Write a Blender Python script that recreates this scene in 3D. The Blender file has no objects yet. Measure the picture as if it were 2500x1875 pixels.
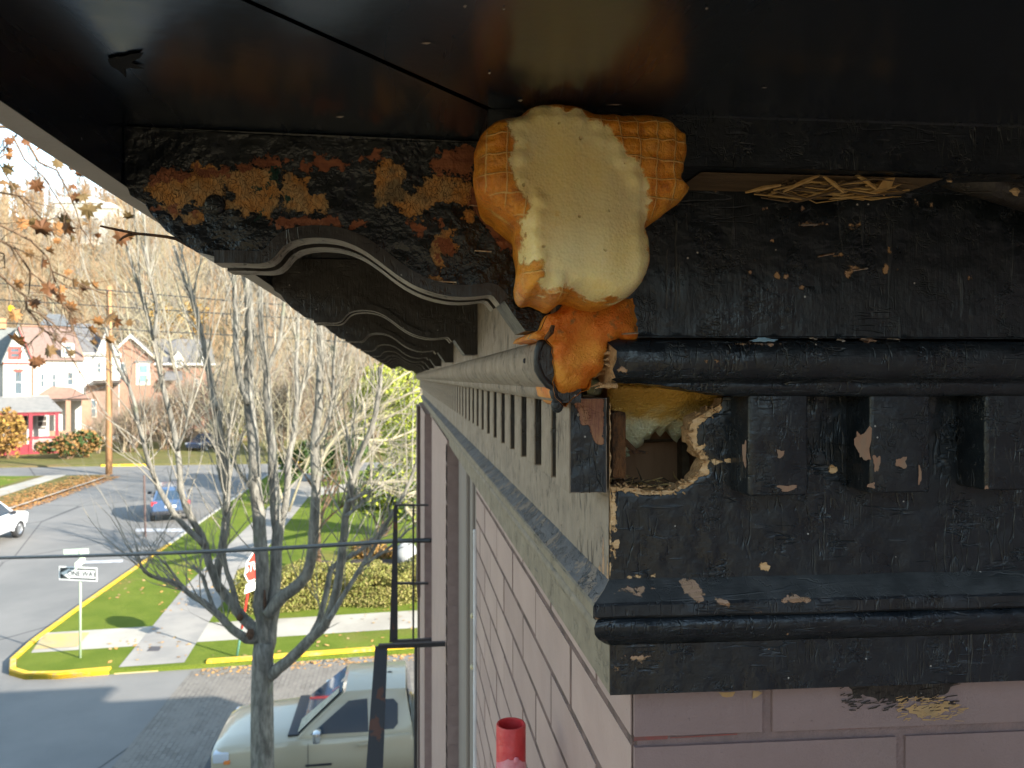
import bpy, bmesh, math, random
import numpy as np
from mathutils import Vector, Matrix, geometry, noise
random.seed(7); np.random.seed(7)
R = math.radians
SC = bpy.context.scene
COL = SC.collection

# ------------------------------------------------------------------ camera, sky, sun, exposure
H = 7.2                      # camera height above the street
YAW = R(8.0)                 # camera is turned 8 degrees right of the side wall
F = 1850.0; U0 = 1250.0; VH = 922.0      # focal length and horizon, in pixels of the 2500 px wide photo
cam = bpy.data.cameras.new('camera'); camo = bpy.data.objects.new('camera', cam); COL.objects.link(camo)
camo.location = (0, 0, H); camo.rotation_euler = (R(90), 0, -YAW)
cam.sensor_width = 36; cam.lens = 36*F/2500; cam.shift_y = -15.5/2500
cam.clip_start = 0.02; cam.clip_end = 3000
cam.dof.use_dof = True; cam.dof.focus_distance = 0.62; cam.dof.aperture_fstop = 17
SC.camera = camo
SUN = Vector((0.70, -0.55, 0.38)).normalized()
w = bpy.data.worlds.new('World'); SC.world = w; w.use_nodes = True
nt = w.node_tree; bg = nt.nodes['Background']; sky = nt.nodes.new('ShaderNodeTexSky')
sky.sky_type = 'NISHITA'; sky.sun_disc = False
sky.sun_elevation = math.asin(SUN.z); sky.sun_rotation = math.atan2(SUN.x, SUN.y)
sky.air_density = 1.0; sky.dust_density = .2; sky.ozone_density = 1.6
wb = nt.nodes.new('ShaderNodeMix'); wb.data_type = 'RGBA'; wb.blend_type = 'MULTIPLY'; wb.inputs[0].default_value = 1; wb.inputs[7].default_value = (1, .90, .74, 1)   # white balance
nt.links.new(sky.outputs[0], wb.inputs[6]); nt.links.new(wb.outputs[2], bg.inputs[0]); bg.inputs[1].default_value = 0.15
sl = bpy.data.lights.new('sun', 'SUN'); sl.energy = 3.6; sl.angle = R(0.5); sl.color = (1, .93, .82)
so = bpy.data.objects.new('sun', sl); COL.objects.link(so); so.rotation_euler = SUN.to_track_quat('Z', 'Y').to_euler()
SC.view_settings.view_transform = 'Standard'; SC.view_settings.look = 'None'
SC.view_settings.gamma = 1; SC.view_settings.use_curve_mapping = False
SC.view_settings.exposure = 2.05

# ------------------------------------------------------------------ helpers: rays of the photo onto real planes
cs, sn = math.cos(YAW), math.sin(YAW)
def ray(u, v):
    a = (u-U0)/F
    return Vector((sn+a*cs, cs-a*sn, -(v-VH)/F))
KS, XS = .056, .1645       # the front face is not quite square to the side wall: right of the corner it comes forward
HERO = [False]
def onY(u, v, Y):
    d = ray(u, v); t = Y/d.y
    if HERO[0] and d.x*t > XS and Y < 1.2: t = (Y+KS*XS)/(d.y+KS*d.x)
    return Vector((d.x*t, Y, d.z*t+H))
def onX(u, v, X): d = ray(u, v); t = X/d.x; return Vector((X, d.y*t, d.z*t+H))
def onZ(u, v, z=0.0): d = ray(u, v); t = (z-H)/d.z; return Vector((d.x*t, d.y*t, z))
def atD(u, v, D): d = ray(u, v); return Vector((d.x*D, d.y*D, d.z*D+H))

def tag(o, label=None, cat=None, group=None, kind=None):
    if label: o['label'] = label
    if cat: o['category'] = cat
    if group: o['group'] = group
    if kind: o['kind'] = kind
    return o
def empty(name, loc=(0, 0, 0), rz=0.0, label=None, cat=None, group=None):
    o = bpy.data.objects.new(name, None); COL.objects.link(o); o.location = loc; o.rotation_euler = (0, 0, rz)
    o.empty_display_size = .2
    return tag(o, label, cat, group)
def wloc(o):
    l = Vector((0, 0, 0))
    while o is not None: l += o.location; o = o.parent
    return l
class MB:
    "collects faces of several materials; build() links them as ONE mesh object"
    def __init__(s): s.v = []; s.f = []; s.m = []; s.att = {}
    def add(s, vs, fs, mi=0):
        b = len(s.v); s.v += [tuple(p) for p in vs]
        s.f += [tuple(i+b for i in f) for f in fs]; s.m += [mi]*len(fs)
    def box(s, x0, x1, y0, y1, z0, z1, mi=0, mside=None):
        vs = [(x0,y0,z0),(x1,y0,z0),(x1,y1,z0),(x0,y1,z0),(x0,y0,z1),(x1,y0,z1),(x1,y1,z1),(x0,y1,z1)]
        fs = [(0,3,2,1),(4,5,6,7),(0,1,5,4),(1,2,6,5),(2,3,7,6),(3,0,4,7)]
        b = len(s.f); s.add(vs, fs, mi)
        if mside:
            for k, mm in mside.items(): s.m[b+{'zn':0,'zp':1,'yn':2,'xp':3,'yp':4,'xn':5}[k]] = mm
    def quad(s, a, b, c, d, mi=0): s.add([a, b, c, d], [(0, 1, 2, 3)], mi)
    def prism(s, poly, axis, a0, a1, mi=0, mcap=None):
        "poly: list of 2-D points; axis: 'x' (poly = y,z), 'y' (poly = x,z), 'z' (poly = x,y)"
        def P(p, a): return {'x':(a,p[0],p[1]), 'y':(p[0],a,p[1]), 'z':(p[0],p[1],a)}[axis]
        n = len(poly); b = len(s.v)
        s.v += [P(p, a0) for p in poly] + [P(p, a1) for p in poly]
        for i in range(n):
            j = (i+1) % n; s.f.append((b+i, b+j, b+n+j, b+n+i)); s.m.append(mi)
        mc = mi if mcap is None else mcap
        s.f.append(tuple(b+i for i in reversed(range(n)))); s.m.append(mc)
        s.f.append(tuple(b+n+i for i in range(n))); s.m.append(mc)
    def tube(s, pts, rad, n=6, mi=0, cap=True):
        pts = [Vector(p) for p in pts]
        if not hasattr(rad, '__len__'): rad = [rad]*len(pts)
        b = len(s.v); up = None
        for i, p in enumerate(pts):
            t = (pts[min(i+1, len(pts)-1)]-pts[max(i-1, 0)])
            t = t.normalized() if t.length > 1e-9 else Vector((0, 0, 1))
            if up is None: up = t.orthogonal().normalized()
            up = (up-t*up.dot(t)); up = up.normalized() if up.length > 1e-6 else t.orthogonal().normalized()
            q = t.cross(up)
            for k in range(n):
                a = 2*math.pi*k/n; s.v.append(tuple(p+(up*math.cos(a)+q*math.sin(a))*rad[i]))
        for i in range(len(pts)-1):
            for k in range(n):
                k2 = (k+1) % n; s.f.append((b+i*n+k, b+i*n+k2, b+(i+1)*n+k2, b+(i+1)*n+k)); s.m.append(mi)
        if cap and n > 2:
            s.f.append(tuple(b+k for k in reversed(range(n)))); s.m.append(mi)
            e = b+(len(pts)-1)*n; s.f.append(tuple(e+k for k in range(n))); s.m.append(mi)
    def lathe(s, prof, c, axis='z', n=20, mi=0):
        "prof: list of (radius, height)"
        b = len(s.v); c = Vector(c)
        for (r, h) in prof:
            for k in range(n):
                a = 2*math.pi*k/n; x, y = r*math.cos(a), r*math.sin(a)
                s.v.append(tuple(c+Vector({'z':(x,y,h), 'y':(x,h,y), 'x':(h,x,y)}[axis])))
        for i in range(len(prof)-1):
            for k in range(n):
                k2 = (k+1) % n; s.f.append((b+i*n+k, b+i*n+k2, b+(i+1)*n+k2, b+(i+1)*n+k)); s.m.append(mi)
    def ball(s, c, r, n=10, mi=0, jit=0):
        prof = [(math.sin(math.pi*i/n), -math.cos(math.pi*i/n)) for i in range(n+1)]
        b = len(s.v); s.lathe(prof, (0, 0, 0), 'z', 2*n, mi)
        for i in range(b, len(s.v)):
            p = Vector(s.v[i]); k = 1+jit*noise.noise(p*2.3+Vector(c)*7)
            s.v[i] = (c[0]+p.x*r[0]*k, c[1]+p.y*r[1]*k, c[2]+p.z*r[2]*k)
    def build(s, name, mats, parent=None, smooth=False, bevel=0, seg=2, label=None):
        if HERO[0]: s.v = [(p[0], p[1]-KS*(p[0]-XS), p[2]) if (p[0] > XS and p[1] < 1.2) else tuple(p) for p in s.v]
        me = bpy.data.meshes.new(name)
        off = wloc(parent) if (parent is not None and not parent.get('_local')) else Vector((0, 0, 0))
        if off.length > 0: vs = (np.array(s.v)-np.array(off)).tolist()
        else: vs = s.v
        me.from_pydata(vs, [], s.f)
        if not isinstance(mats, (list, tuple)): mats = [mats]
        for m in mats: me.materials.append(m)
        if len(mats) > 1: me.polygons.foreach_set('material_index', s.m)
        for k, a in s.att.items():
            at = me.attributes.new(k, 'FLOAT', 'POINT'); at.data.foreach_set('value', np.asarray(a, dtype=np.float32))
        if bevel:
            bm = bmesh.new(); bm.from_mesh(me)
            bmesh.ops.remove_doubles(bm, verts=bm.verts, dist=1e-6)
            es = [e for e in bm.edges if len(e.link_faces) == 2 and e.calc_face_angle(0) > .5]
            bmesh.ops.bevel(bm, geom=es, offset=bevel, segments=seg, profile=.6, affect='EDGES', clamp_overlap=True)
            bm.to_mesh(me); bm.free()
        if smooth:
            me.polygons.foreach_set('use_smooth', [True]*len(me.polygons))
            if smooth != True: me.set_sharp_from_angle(angle=smooth)
        me.update()
        o = bpy.data.objects.new(name, me); COL.objects.link(o)
        if parent is not None: o.parent = parent
        if parent is not None and parent.get('_local'): o['_local'] = 1
        if label: o['label'] = label
        return o
def copy_tree(o, parent=None):
    kids = [c for c in bpy.data.objects if c.parent == o]
    c = o.copy(); COL.objects.link(c)
    if parent is not None: c.parent = parent
    for k in kids: copy_tree(k, c)
    return c

# 2-D geometry in numpy
def inside(P, poly):
    x, y = P[:, 0], P[:, 1]; q = np.asarray(poly); n = len(q); c = np.zeros(len(P), bool)
    for i in range(n):
        x1, y1 = q[i]; x2, y2 = q[i-1]
        if y1 == y2: continue
        c ^= ((y1 > y) != (y2 > y)) & (x < (x2-x1)*(y-y1)/(y2-y1)+x1)
    return c
def sdist(P, poly):
    "signed distance, positive inside"
    q = np.asarray(poly, float); best = np.full(len(P), 1e9)
    for i in range(len(q)):
        a = q[i-1]; b = q[i]; ab = b-a; L = max((ab**2).sum(), 1e-18)
        t = np.clip(((P-a)@ab)/L, 0, 1); best = np.minimum(best, np.hypot(*(P-(a+t[:, None]*ab)).T))
    return np.where(inside(P, q), best, -best)
def rough_poly(poly, amp, step, seed=0):
    "subdivides an outline and makes it ragged"
    rs = np.random.RandomState(seed); q = np.asarray(poly, float); out = []
    for i in range(len(q)):
        a = q[i]; b = q[(i+1) % len(q)]; d = np.hypot(*(b-a)); n = max(1, int(d/step))
        for k in range(n):
            p = a+(b-a)*k/n
            out.append(p+rs.uniform(-amp, amp, 2) if (k or n == 1) else p+rs.uniform(-amp, amp, 2)*.5)
    return np.array(out)
def panel(outline, holes, step, lift, fix=None):
    """dense triangulated sheet inside a 2-D outline; lift(P) -> Nx3 points. returns (verts, faces, P)"""
    o = np.asarray(outline, float); pts = [tuple(p) for p in o]; edges = [(i, (i+1) % len(o)) for i in range(len(o))]
    for h in holes:
        b = len(pts); pts += [tuple(p) for p in h]; edges += [(b+i, b+(i+1) % len(h)) for i in range(len(h))]
    x0, y0 = o.min(0); x1, y1 = o.max(0)
    gx, gy = np.meshgrid(np.arange(x0+step*.5, x1, step), np.arange(y0+step*.5, y1, step))
    G = np.c_[gx.ravel(), gy.ravel()]; G = G+np.random.RandomState(3).uniform(-.18, .18, G.shape)*step
    keep = sdist(G, o) > step*.45
    for h in holes: keep &= sdist(G, h) < -step*.45
    pts += [tuple(p) for p in G[keep]]
    vo, eo, fo, *_ = geometry.delaunay_2d_cdt([Vector(p) for p in pts], edges, [], 0, 1e-7)
    P = np.array([tuple(p) for p in vo]); T = np.array([f for f in fo if len(f) == 3])
    cen = P[T].mean(1); k = inside(cen, o)
    for h in holes: k &= ~inside(cen, h)
    return lift(P), [tuple(t) for t in T[k]], P

# ------------------------------------------------------------------ materials
class NT:
    def __init__(s, name):
        s.m = bpy.data.materials.new(name); s.m.use_nodes = True; s.t = s.m.node_tree; s.b = s.t.nodes['Principled BSDF']
    def n(s, typ, **kw):
        x = s.t.nodes.new('ShaderNode'+typ)
        for k, v in kw.items():
            if isinstance(k, str) and k.startswith('i_'):
                x.inputs[k[2:].replace('_', ' ')].default_value = v
            else: setattr(x, k, v)
        return x
    def l(s, a, b): s.t.links.new(a, b)
    def coord(s, sc=(1, 1, 1), rot=(0, 0, 0)):
        tc = s.n('TexCoord'); mp = s.n('Mapping'); mp.inputs['Scale'].default_value = sc; mp.inputs['Rotation'].default_value = rot
        s.l(tc.outputs['Object'], mp.inputs[0]); return mp.outputs[0]
    def noise(s, co, scale, detail=4, rough=.55, dist=0):
        x = s.n('TexNoise'); x.inputs['Scale'].default_value = scale; x.inputs['Detail'].default_value = detail
        x.inputs['Roughness'].default_value = rough; x.inputs['Distortion'].default_value = dist; s.l(co, x.inputs['Vector']); return x.outputs['Fac']
    def voro(s, co, scale, feat='F1', rnd=1, out='Distance'):
        x = s.n('TexVoronoi', feature=feat); x.inputs['Scale'].default_value = scale; x.inputs['Randomness'].default_value = rnd
        s.l(co, x.inputs['Vector']); return x.outputs[out]
    def val(s, x, sock):
        if isinstance(x, (int, float)): sock.default_value = x
        else: s.l(x, sock)
    def math(s, op, a, b=0.0, c=None, clamp=False):
        x = s.n('Math', operation=op, use_clamp=clamp); s.val(a, x.inputs[0]); s.val(b, x.inputs[1])
        if c is not None: s.val(c, x.inputs[2])
        return x.outputs[0]
    def ramp(s, f, lo, hi, a=0.0, b=1.0):
        x = s.n('MapRange', interpolation_type='SMOOTHSTEP'); s.l(f, x.inputs['Value'])
        for nm, v in (('From Min', lo), ('From Max', hi), ('To Min', a), ('To Max', b)): x.inputs[nm].default_value = v
        return x.outputs[0]
    def mix(s, f, a, b):
        x = s.n('Mix', data_type='RGBA'); s.val(f, x.inputs[0])
        for v, i in ((a, 6), (b, 7)):
            if isinstance(v, tuple): x.inputs[i].default_value = (*v, 1)
            else: s.l(v, x.inputs[i])
        return x.outputs[2]
    def attr(s, name): x = s.n('Attribute', attribute_name=name); return x.outputs['Fac']
    def bump(s, h, strength=.5, dist=.001, prev=None):
        x = s.n('Bump'); x.inputs['Strength'].default_value = strength; x.inputs['Distance'].default_value = dist
        s.l(h, x.inputs['Height'])
        if prev is not None: s.l(prev, x.inputs['Normal'])
        return x.outputs[0]
    def out(s, col, rough=.6, nrm=None, metal=0, spec=None, sss=0, sssr=None):
        if isinstance(col, tuple): s.b.inputs['Base Color'].default_value = (*col, 1)
        else: s.l(col, s.b.inputs['Base Color'])
        s.val(rough, s.b.inputs['Roughness']); s.b.inputs['Metallic'].default_value = metal
        if nrm is not None: s.l(nrm, s.b.inputs['Normal'])
        if spec is not None: s.b.inputs['Specular IOR Level'].default_value = spec
        if sss:
            s.b.inputs['Subsurface Weight'].default_value = sss; s.b.inputs['Subsurface Radius'].default_value = sssr or (.01, .005, .002)
            s.b.inputs['Subsurface Scale'].default_value = 1
        return s.m

def plain(name, c1, c2=None, scale=4, rough=.6, bump=0, bscale=None, dist=.01, metal=0, sc=(1, 1, 1), spec=None, detail=5, lo=.3, hi=.7):
    t = NT(name); co = t.coord(sc); n1 = t.noise(co, scale, detail)
    col = t.mix(t.ramp(n1, lo, hi), c1, c2) if c2 else c1
    nr = t.bump(t.noise(co, bscale or scale*4, 5, .65), bump, dist) if bump else None
    return t.out(col, rough, nr, metal, spec)

def paint(name, base, alt, wood, wood2, grain='z', crack=1.0, crackcol=None, rough=(.25, .5), spec=.5, grainamt=.5, chipnoise=.0, specks=True, crackthr=.5, lump=1.0, cm=None, hairamt=.5, hcol=(.055, .062, .07), hz=1.0):
    """old brittle paint on wood: lumps, alligator cracks, brush grain, bare chips from the 'chip' field and from noise"""
    t = NT(name); co = t.coord()
    st = {'z': (1, 1, .1), 'x': (.1, 1, 1), 'y': (1, .1, 1)}[grain]
    cg = t.coord(st)
    lum = t.noise(co, 55, 4, .5); fine = t.noise(co, 420, 3, .6); g = t.noise(cg, 330, 3, .6)
    # distorted voronoi edges = alligator cracks, masked to worn areas
    dn = t.n('TexNoise'); dn.inputs['Scale'].default_value = 60; dn.inputs['Detail'].default_value = 3; t.l(co, dn.inputs['Vector'])
    mixv = t.n('Mix', data_type='VECTOR'); mixv.inputs[0].default_value = .018
    t.l(co, mixv.inputs[4]); t.l(dn.outputs['Color'], mixv.inputs[5])
    mp = t.n('Mapping'); mp.inputs['Scale'].default_value = cm or {'z': (1.5, 1.5, .8), 'x': (.8, 1.3, 1.5), 'y': (1.5, .8, 1.5)}[grain]; t.l(mixv.outputs[1], mp.inputs[0])
    def ridge(cc, sc_): return t.math('ABSOLUTE', t.math('SUBTRACT', t.noise(cc, sc_, 2.2, .5), .5))
    va, vb = ridge(t.coord((1, 1, .16)), 105), ridge(t.coord((1, 1, .3)), 210)
    ha, hb = ridge(t.coord((.16, .4, 1)), 95), ridge(t.coord((.3, .5, 1)), 190)
    wear = t.noise(co, 14, 4, .6)
    m1 = t.ramp(wear, crackthr-.06, crackthr+.12)
    mv_ = t.ramp(t.noise(co, 27, 3), .46, .6); mh_ = t.ramp(t.noise(t.coord((1, 1, 1), (0, .6, 0)), 24, 3), .5, .62)
    line = t.math('MULTIPLY', t.math('MAXIMUM', t.math('MULTIPLY', t.ramp(va, .0, .030, 1, 0), mv_), t.math('MULTIPLY', t.ramp(ha, .0, .026, 1, 0), t.math('MULTIPLY', mh_, hz))), m1)
    line2 = t.math('MULTIPLY', t.math('MAXIMUM', t.ramp(vb, .0, .034, 1, 0), t.math('MULTIPLY', t.ramp(hb, .0, .034, 1, 0), hz)), t.ramp(t.noise(co, 33, 3), .52, .68))
    cr = t.math('MAXIMUM', line, t.math('MULTIPLY', line2, .7))
    # chips
    chipf = t.math('ADD', t.math('SUBTRACT', t.attr('chip'), .01), t.math('MULTIPLY', t.math('SUBTRACT', t.noise(co, 130, 5, .65), .5), .010))
    chip = t.ramp(chipf, -.0003, .0006)
    if chipnoise:
        nz = t.noise(co, 48, 6, .62, .4); chip = t.math('MAXIMUM', chip, t.ramp(nz, .76-chipnoise, .765-chipnoise))
    wcol = t.mix(t.ramp(t.noise(cg, 260, 4, .7), .35, .65), wood, wood2)
    pc = t.mix(t.ramp(lum, .3, .7), base, alt)
    pc = t.mix(t.math('MULTIPLY', cr, .55*crack), pc, crackcol or base)  # on the black paints a paler crack colour paints in highlights
    if specks:
        pk = t.voro(co, 95, 'F1'); sel = t.ramp(t.noise(co, 37, 2), .60, .62)
        pc = t.mix(t.math('MULTIPLY', t.ramp(pk, .06, .09, 1, 0), sel), pc, (.42, .40, .38))
    col = t.mix(chip, pc, wcol)
    hair = t.math('MULTIPLY', t.ramp(t.noise(cg, 150, 2, .5), .645, .70), t.ramp(t.noise(co, 16, 3), .42, .58))
    col = t.mix(t.math('MULTIPLY', hair, t.math('MULTIPLY', t.math('SUBTRACT', 1.0, chip), hairamt)), col, hcol)
    h = t.math('ADD', t.math('MULTIPLY', lum, 1.05*lump), t.math('ADD', t.math('MULTIPLY', fine, .07), t.math('MULTIPLY', g, grainamt*.28)))
    h = t.math('ADD', h, t.math('MULTIPLY', hair, .22))
    h = t.math('SUBTRACT', h, t.math('MULTIPLY', cr, .75*crack))
    h = t.math('SUBTRACT', h, t.math('MULTIPLY', chip, .5))
    nr = t.bump(h, .9, .0022)
    ro = t.math('ADD', t.ramp(t.noise(co, 22, 4), .3, .7, rough[0], rough[1]), t.math('MULTIPLY', chip, .4), clamp=True)
    return t.out(col, ro, nr, spec=spec)

M = {}
OCH = (.42, .25, .12); PINKW = (.47, .29, .20)
M['black'] = paint('black_paint', (.0075, .0105, .0145), (.014, .0185, .024), OCH, PINKW, 'x', .8, (.06, .07, .08), (.18, .42), crackthr=.47)
M['black_v'] = paint('black_paint_vertical', (.006, .0088, .0115), (.012, .016, .020), OCH, PINKW, 'z', .4, (.05, .058, .065), (.22, .45), grainamt=.7, crackthr=.60, cm=(1.3, 1.3, .35))
M['black_edge'] = paint('black_paint_weathered', (.009, .0105, .0135), (.02, .022, .026), (.40, .22, .12), PINKW, 'x', 1.0, (.075, .075, .08), (.35, .6), crackthr=.42, chipnoise=.06)
M['peel'] = None
M['taupe'] = paint('taupe_paint', (.215, .168, .126), (.27, .212, .16), OCH, PINKW, 'z', 1.7, (.03, .025, .022), (.45, .65), grainamt=1.2, hairamt=1.0, hcol=(.06, .048, .04), crackthr=.43, specks=False, lump=.6, hz=.15)
M['olive'] = paint('olive_taupe_paint', (.19, .152, .105), (.235, .19, .132), (.55, .36, .22), PINKW, 'y', 1.0, (.05, .04, .03), (.5, .7), grainamt=.8, hairamt=.3, specks=False, crackthr=.58, lump=.6)
M['ledge'] = paint('slate_paint_flaking', (.085, .085, .092), (.13, .125, .13), (.27, .215, .175), (.22, .18, .15), 'x', 1.3, (.02, .02, .022), (.5, .7), crackthr=.36, chipnoise=.19, hairamt=0, specks=False, grainamt=1.0)
M['greyblack'] = paint('grey_black_paint', (.034, .036, .038), (.066, .068, .070), (.40, .25, .15), PINKW, 'x', .6, (.10, .105, .11), (.4, .6), crackthr=.5, chipnoise=.06, lump=.6)  # lighter grey; on the shelf slope it stands in for sky sheen
M['bracketdark'] = paint('brown_black_paint', (.020, .016, .014), (.032, .027, .024), OCH, PINKW, 'z', .8, (.06, .05, .045), (.28, .5), grainamt=1.2)
M['liptaupe'] = paint('lip_taupe_paint', (.26, .23, .19), (.34, .30, .25), (.4, .2, .1), PINKW, 'x', 1.6, (.03, .028, .025), (.5, .7), crackthr=.38, specks=False)

# soffit: smooth gloss black enamel
t = NT('soffit_gloss_paint'); co = t.coord(); cg = t.coord((1, .15, 1))
nr = t.bump(t.math('ADD', t.noise(co, 30, 3), t.math('MULTIPLY', t.noise(co, 260, 3), .12)), .25, .002)
pk = t.math('MULTIPLY', t.ramp(t.voro(co, 60), .05, .08, 1, 0), t.ramp(t.noise(co, 23, 2), .66, .69))
col = t.mix(pk, t.mix(t.noise(co, 8), (.010, .015, .024), (.016, .022, .033)), (.3, .27, .25))
M['soffit'] = t.out(col, t.ramp(t.noise(cg, 18, 4), .3, .7, .17, .30), nr, spec=.8); t.b.inputs['Coat Weight'].default_value = .7; t.b.inputs['Coat Roughness'].default_value = .2

# peeling bracket face: fields 'peel' (ochre paint), 'wood' (bare red-brown wood), 'green' (old green paint)
t = NT('peeling_ochre_and_black_paint'); co = t.coord(); cg = t.coord((.12, 1, 1))
rag = t.math('MULTIPLY', t.math('SUBTRACT', t.noise(co, 130, 6, .70), .5), .032)
big = t.math('MULTIPLY', t.math('SUBTRACT', t.noise(co, 46, 3, .5), .5), .012)
pl = t.ramp(t.math('ADD', t.math('ADD', t.attr('peel'), rag), t.math('ADD', big, .0018)), -.0003, .0006)
wd = t.ramp(t.math('ADD', t.attr('wood'), rag), -.0003, .0006)
gr = t.ramp(t.math('ADD', t.attr('green'), rag), -.0003, .0006)
dn = t.n('TexNoise'); dn.inputs['Scale'].default_value = 110; t.l(co, dn.inputs['Vector']); mv = t.n('Mix', data_type='VECTOR'); mv.inputs[0].default_value = .012; t.l(co, mv.inputs[4]); t.l(dn.outputs['Color'], mv.inputs[5])
mq = t.n('Mapping'); mq.inputs['Scale'].default_value = (1.6, 1, .6); t.l(mv.outputs[1], mq.inputs[0]); e = t.voro(mq.outputs[0], 260, 'DISTANCE_TO_EDGE'); e2 = t.voro(mq.outputs[0], 520, 'DISTANCE_TO_EDGE')
och = t.mix(t.ramp(t.noise(co, 62, 4, .6), .35, .68), (.50, .22, .05), (.44, .28, .125))
och = t.mix(t.ramp(t.noise(co, 40, 3), .55, .66), och, (.23, .165, .085))
och = t.mix(t.math('MAXIMUM', t.math('MULTIPLY', t.ramp(e, 0, .06, .75, 0), t.ramp(t.noise(co, 52, 4, .6), .42, .62)), t.math('MULTIPLY', t.ramp(e2, 0, .08, .5, 0), t.ramp(t.noise(co, 75, 3), .5, .6))), och, (.05, .025, .012))
och = t.mix(t.ramp(t.noise(co, 210, 4, .7), .62, .70), och, (.10, .04, .02))
wcol = t.mix(t.ramp(t.noise(cg, 190, 5, .7), .3, .7), (.19, .055, .025), (.33, .12, .05))
bk = t.mix(t.ramp(t.noise(co, 60), .3, .7), (.006, .008, .010), (.014, .017, .021))
col = t.mix(gr, t.mix(wd, t.mix(pl, bk, och), wcol), (.006, .045, .032))
hh = t.math('ADD', t.math('MULTIPLY', t.noise(co, 62, 4, .55), 1.8), t.math('MULTIPLY', t.noise(co, 300, 4), .16))
hh = t.math('SUBTRACT', hh, t.math('MULTIPLY', t.math('MAXIMUM', pl, wd), 1.1))
hh = t.math('ADD', hh, t.math('MULTIPLY', t.ramp(e, 0, .08), t.math('MULTIPLY', pl, .3)))
M['peel'] = t.out(col, t.math('ADD', t.math('MULTIPLY', t.math('MAXIMUM', pl, wd), .5), .24), t.bump(hh, 1, .0028), spec=.5)

# sprayed foam: 'cut' field marks the pale knife-cut face
t = NT('spray_foam'); co = t.coord()
ct = t.ramp(t.math('ADD', t.math('ADD', t.attr('cut'), .0045), t.math('MULTIPLY', t.math('SUBTRACT', t.noise(co, 90, 5, .6), .5), .022)), -.0012, .0018)
skin = t.mix(t.ramp(t.noise(co, 34, 5, .6), .3, .7), (.74, .24, .010), (.84, .37, .04))
skin = t.mix(t.ramp(t.noise(co, 75, 5, .65), .54, .72), skin, (.42, .12, .008))
skin = t.mix(t.ramp(t.noise(co, 19, 3), .60, .72), skin, (.84, .50, .14))
cutc = t.mix(t.ramp(t.noise(co, 26, 4), .3, .7), (.90, .70, .30), (.88, .74, .40))
cutc = t.mix(t.ramp(t.noise(co, 60, 3), .62, .78), cutc, (.80, .50, .10))
sx = t.n('SeparateXYZ'); t.l(co, sx.inputs[0])
def gl(ch, off):
    f = t.math('FRACT', t.math('ADD', t.math('DIVIDE', t.math('ADD', sx.outputs[ch], t.math('MULTIPLY', t.noise(co, 40, 3), .0065)), .0123), off))
    return t.ramp(t.math('ABSOLUTE', t.math('SUBTRACT', f, .5)), .0, .07, 1, 0)
grid = t.math('MULTIPLY', t.math('MAXIMUM', gl(0, .1), gl(2, .35)), t.ramp(t.noise(co, 25, 3), .28, .40))
grid = t.math('MULTIPLY', grid, t.ramp(t.attr('edge'), .001, .005))
cf = lambda ch, off: t.math('ABSOLUTE', t.math('SINE', t.math('MULTIPLY', t.math('ADD', t.math('DIVIDE', sx.outputs[ch], .0123), off+.5), math.pi)))
cellm = t.math('MULTIPLY', t.math('MULTIPLY', cf(0, .1), cf(2, .35)), t.ramp(t.noise(co, 48, 4), .40, .62))
skin = t.mix(t.math('MULTIPLY', cellm, .75), skin, (.44, .12, .006))
skin = t.mix(t.math('MULTIPLY', t.ramp(t.noise(co, 230, 5, .7), .60, .70), .5), skin, (.30, .10, .012))
skin = t.mix(t.math('MULTIPLY', grid, .8), skin, (.88, .60, .24))
pore = t.voro(co, 520, 'F1'); pit = t.ramp(t.voro(co, 105, 'F1'), .08, .16, 1, 0)
pit = t.math('MULTIPLY', pit, t.ramp(t.noise(co, 55, 2), .56, .6))
cutc = t.mix(t.math('MULTIPLY', pit, .5), cutc, (.45, .30, .10))
cutc = t.mix(t.math('MULTIPLY', t.math('MAXIMUM', gl(0, .1), gl(2, .35)), .10), cutc, (.85, .78, .55))
col = t.mix(ct, skin, cutc)
hs = t.math('ADD', t.math('ADD', t.math('MULTIPLY', t.noise(co, 95, 6, .62), 2.2), t.math('MULTIPLY', grid, .5)), t.math('MULTIPLY', t.noise(co, 380, 3), .25))
hc = t.math('ADD', t.math('MULTIPLY', pore, .14), t.math('SUBTRACT', t.math('MULTIPLY', t.noise(co, 45, 3), .6), t.math('MULTIPLY', pit, .9)))
hm = t.n('Mix', data_type='FLOAT'); t.l(ct, hm.inputs[0]); t.l(hs, hm.inputs[2]); t.l(hc, hm.inputs[3])
M['foam'] = t.out(col, t.ramp(t.noise(co, 900, 2), .35, .65, .22, .6), t.bump(hm.outputs[0], .8, .0022), spec=.5, sss=.35, sssr=(.016, .009, .003))
t = NT('raw_foam_orange'); co = t.coord()
c1 = t.mix(t.ramp(t.noise(co, 40, 5, .6), .35, .65), (.66, .16, .006), (.74, .29, .03))
c1 = t.mix(t.ramp(t.noise(co, 70, 5), .58, .66), c1, (.30, .13, .03))
M['foam2'] = t.out(c1, .5, t.bump(t.math('ADD', t.noise(co, 90, 6, .65), t.math('MULTIPLY', t.noise(co, 600, 3), .3)), 1, .004), sss=.2, sssr=(.01, .004, .001))
t = NT('raw_foam_pale'); co = t.coord(); sx = t.n('SeparateXYZ'); t.l(co, sx.inputs[0])
f = t.ramp(t.math('ADD', t.attr('low'), t.math('MULTIPLY', t.math('SUBTRACT', t.noise(co, 60, 4), .5), .5)), .3, .6)
c1 = t.mix(f, (.62, .36, .07), (.66, .64, .42))
M['foam3'] = t.out(c1, .45, t.bump(t.math('ADD', t.noise(co, 110, 5, .6), t.math('MULTIPLY', t.voro(co, 420), .4)), .9, .003), sss=.15, sssr=(.01, .006, .002))
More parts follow.
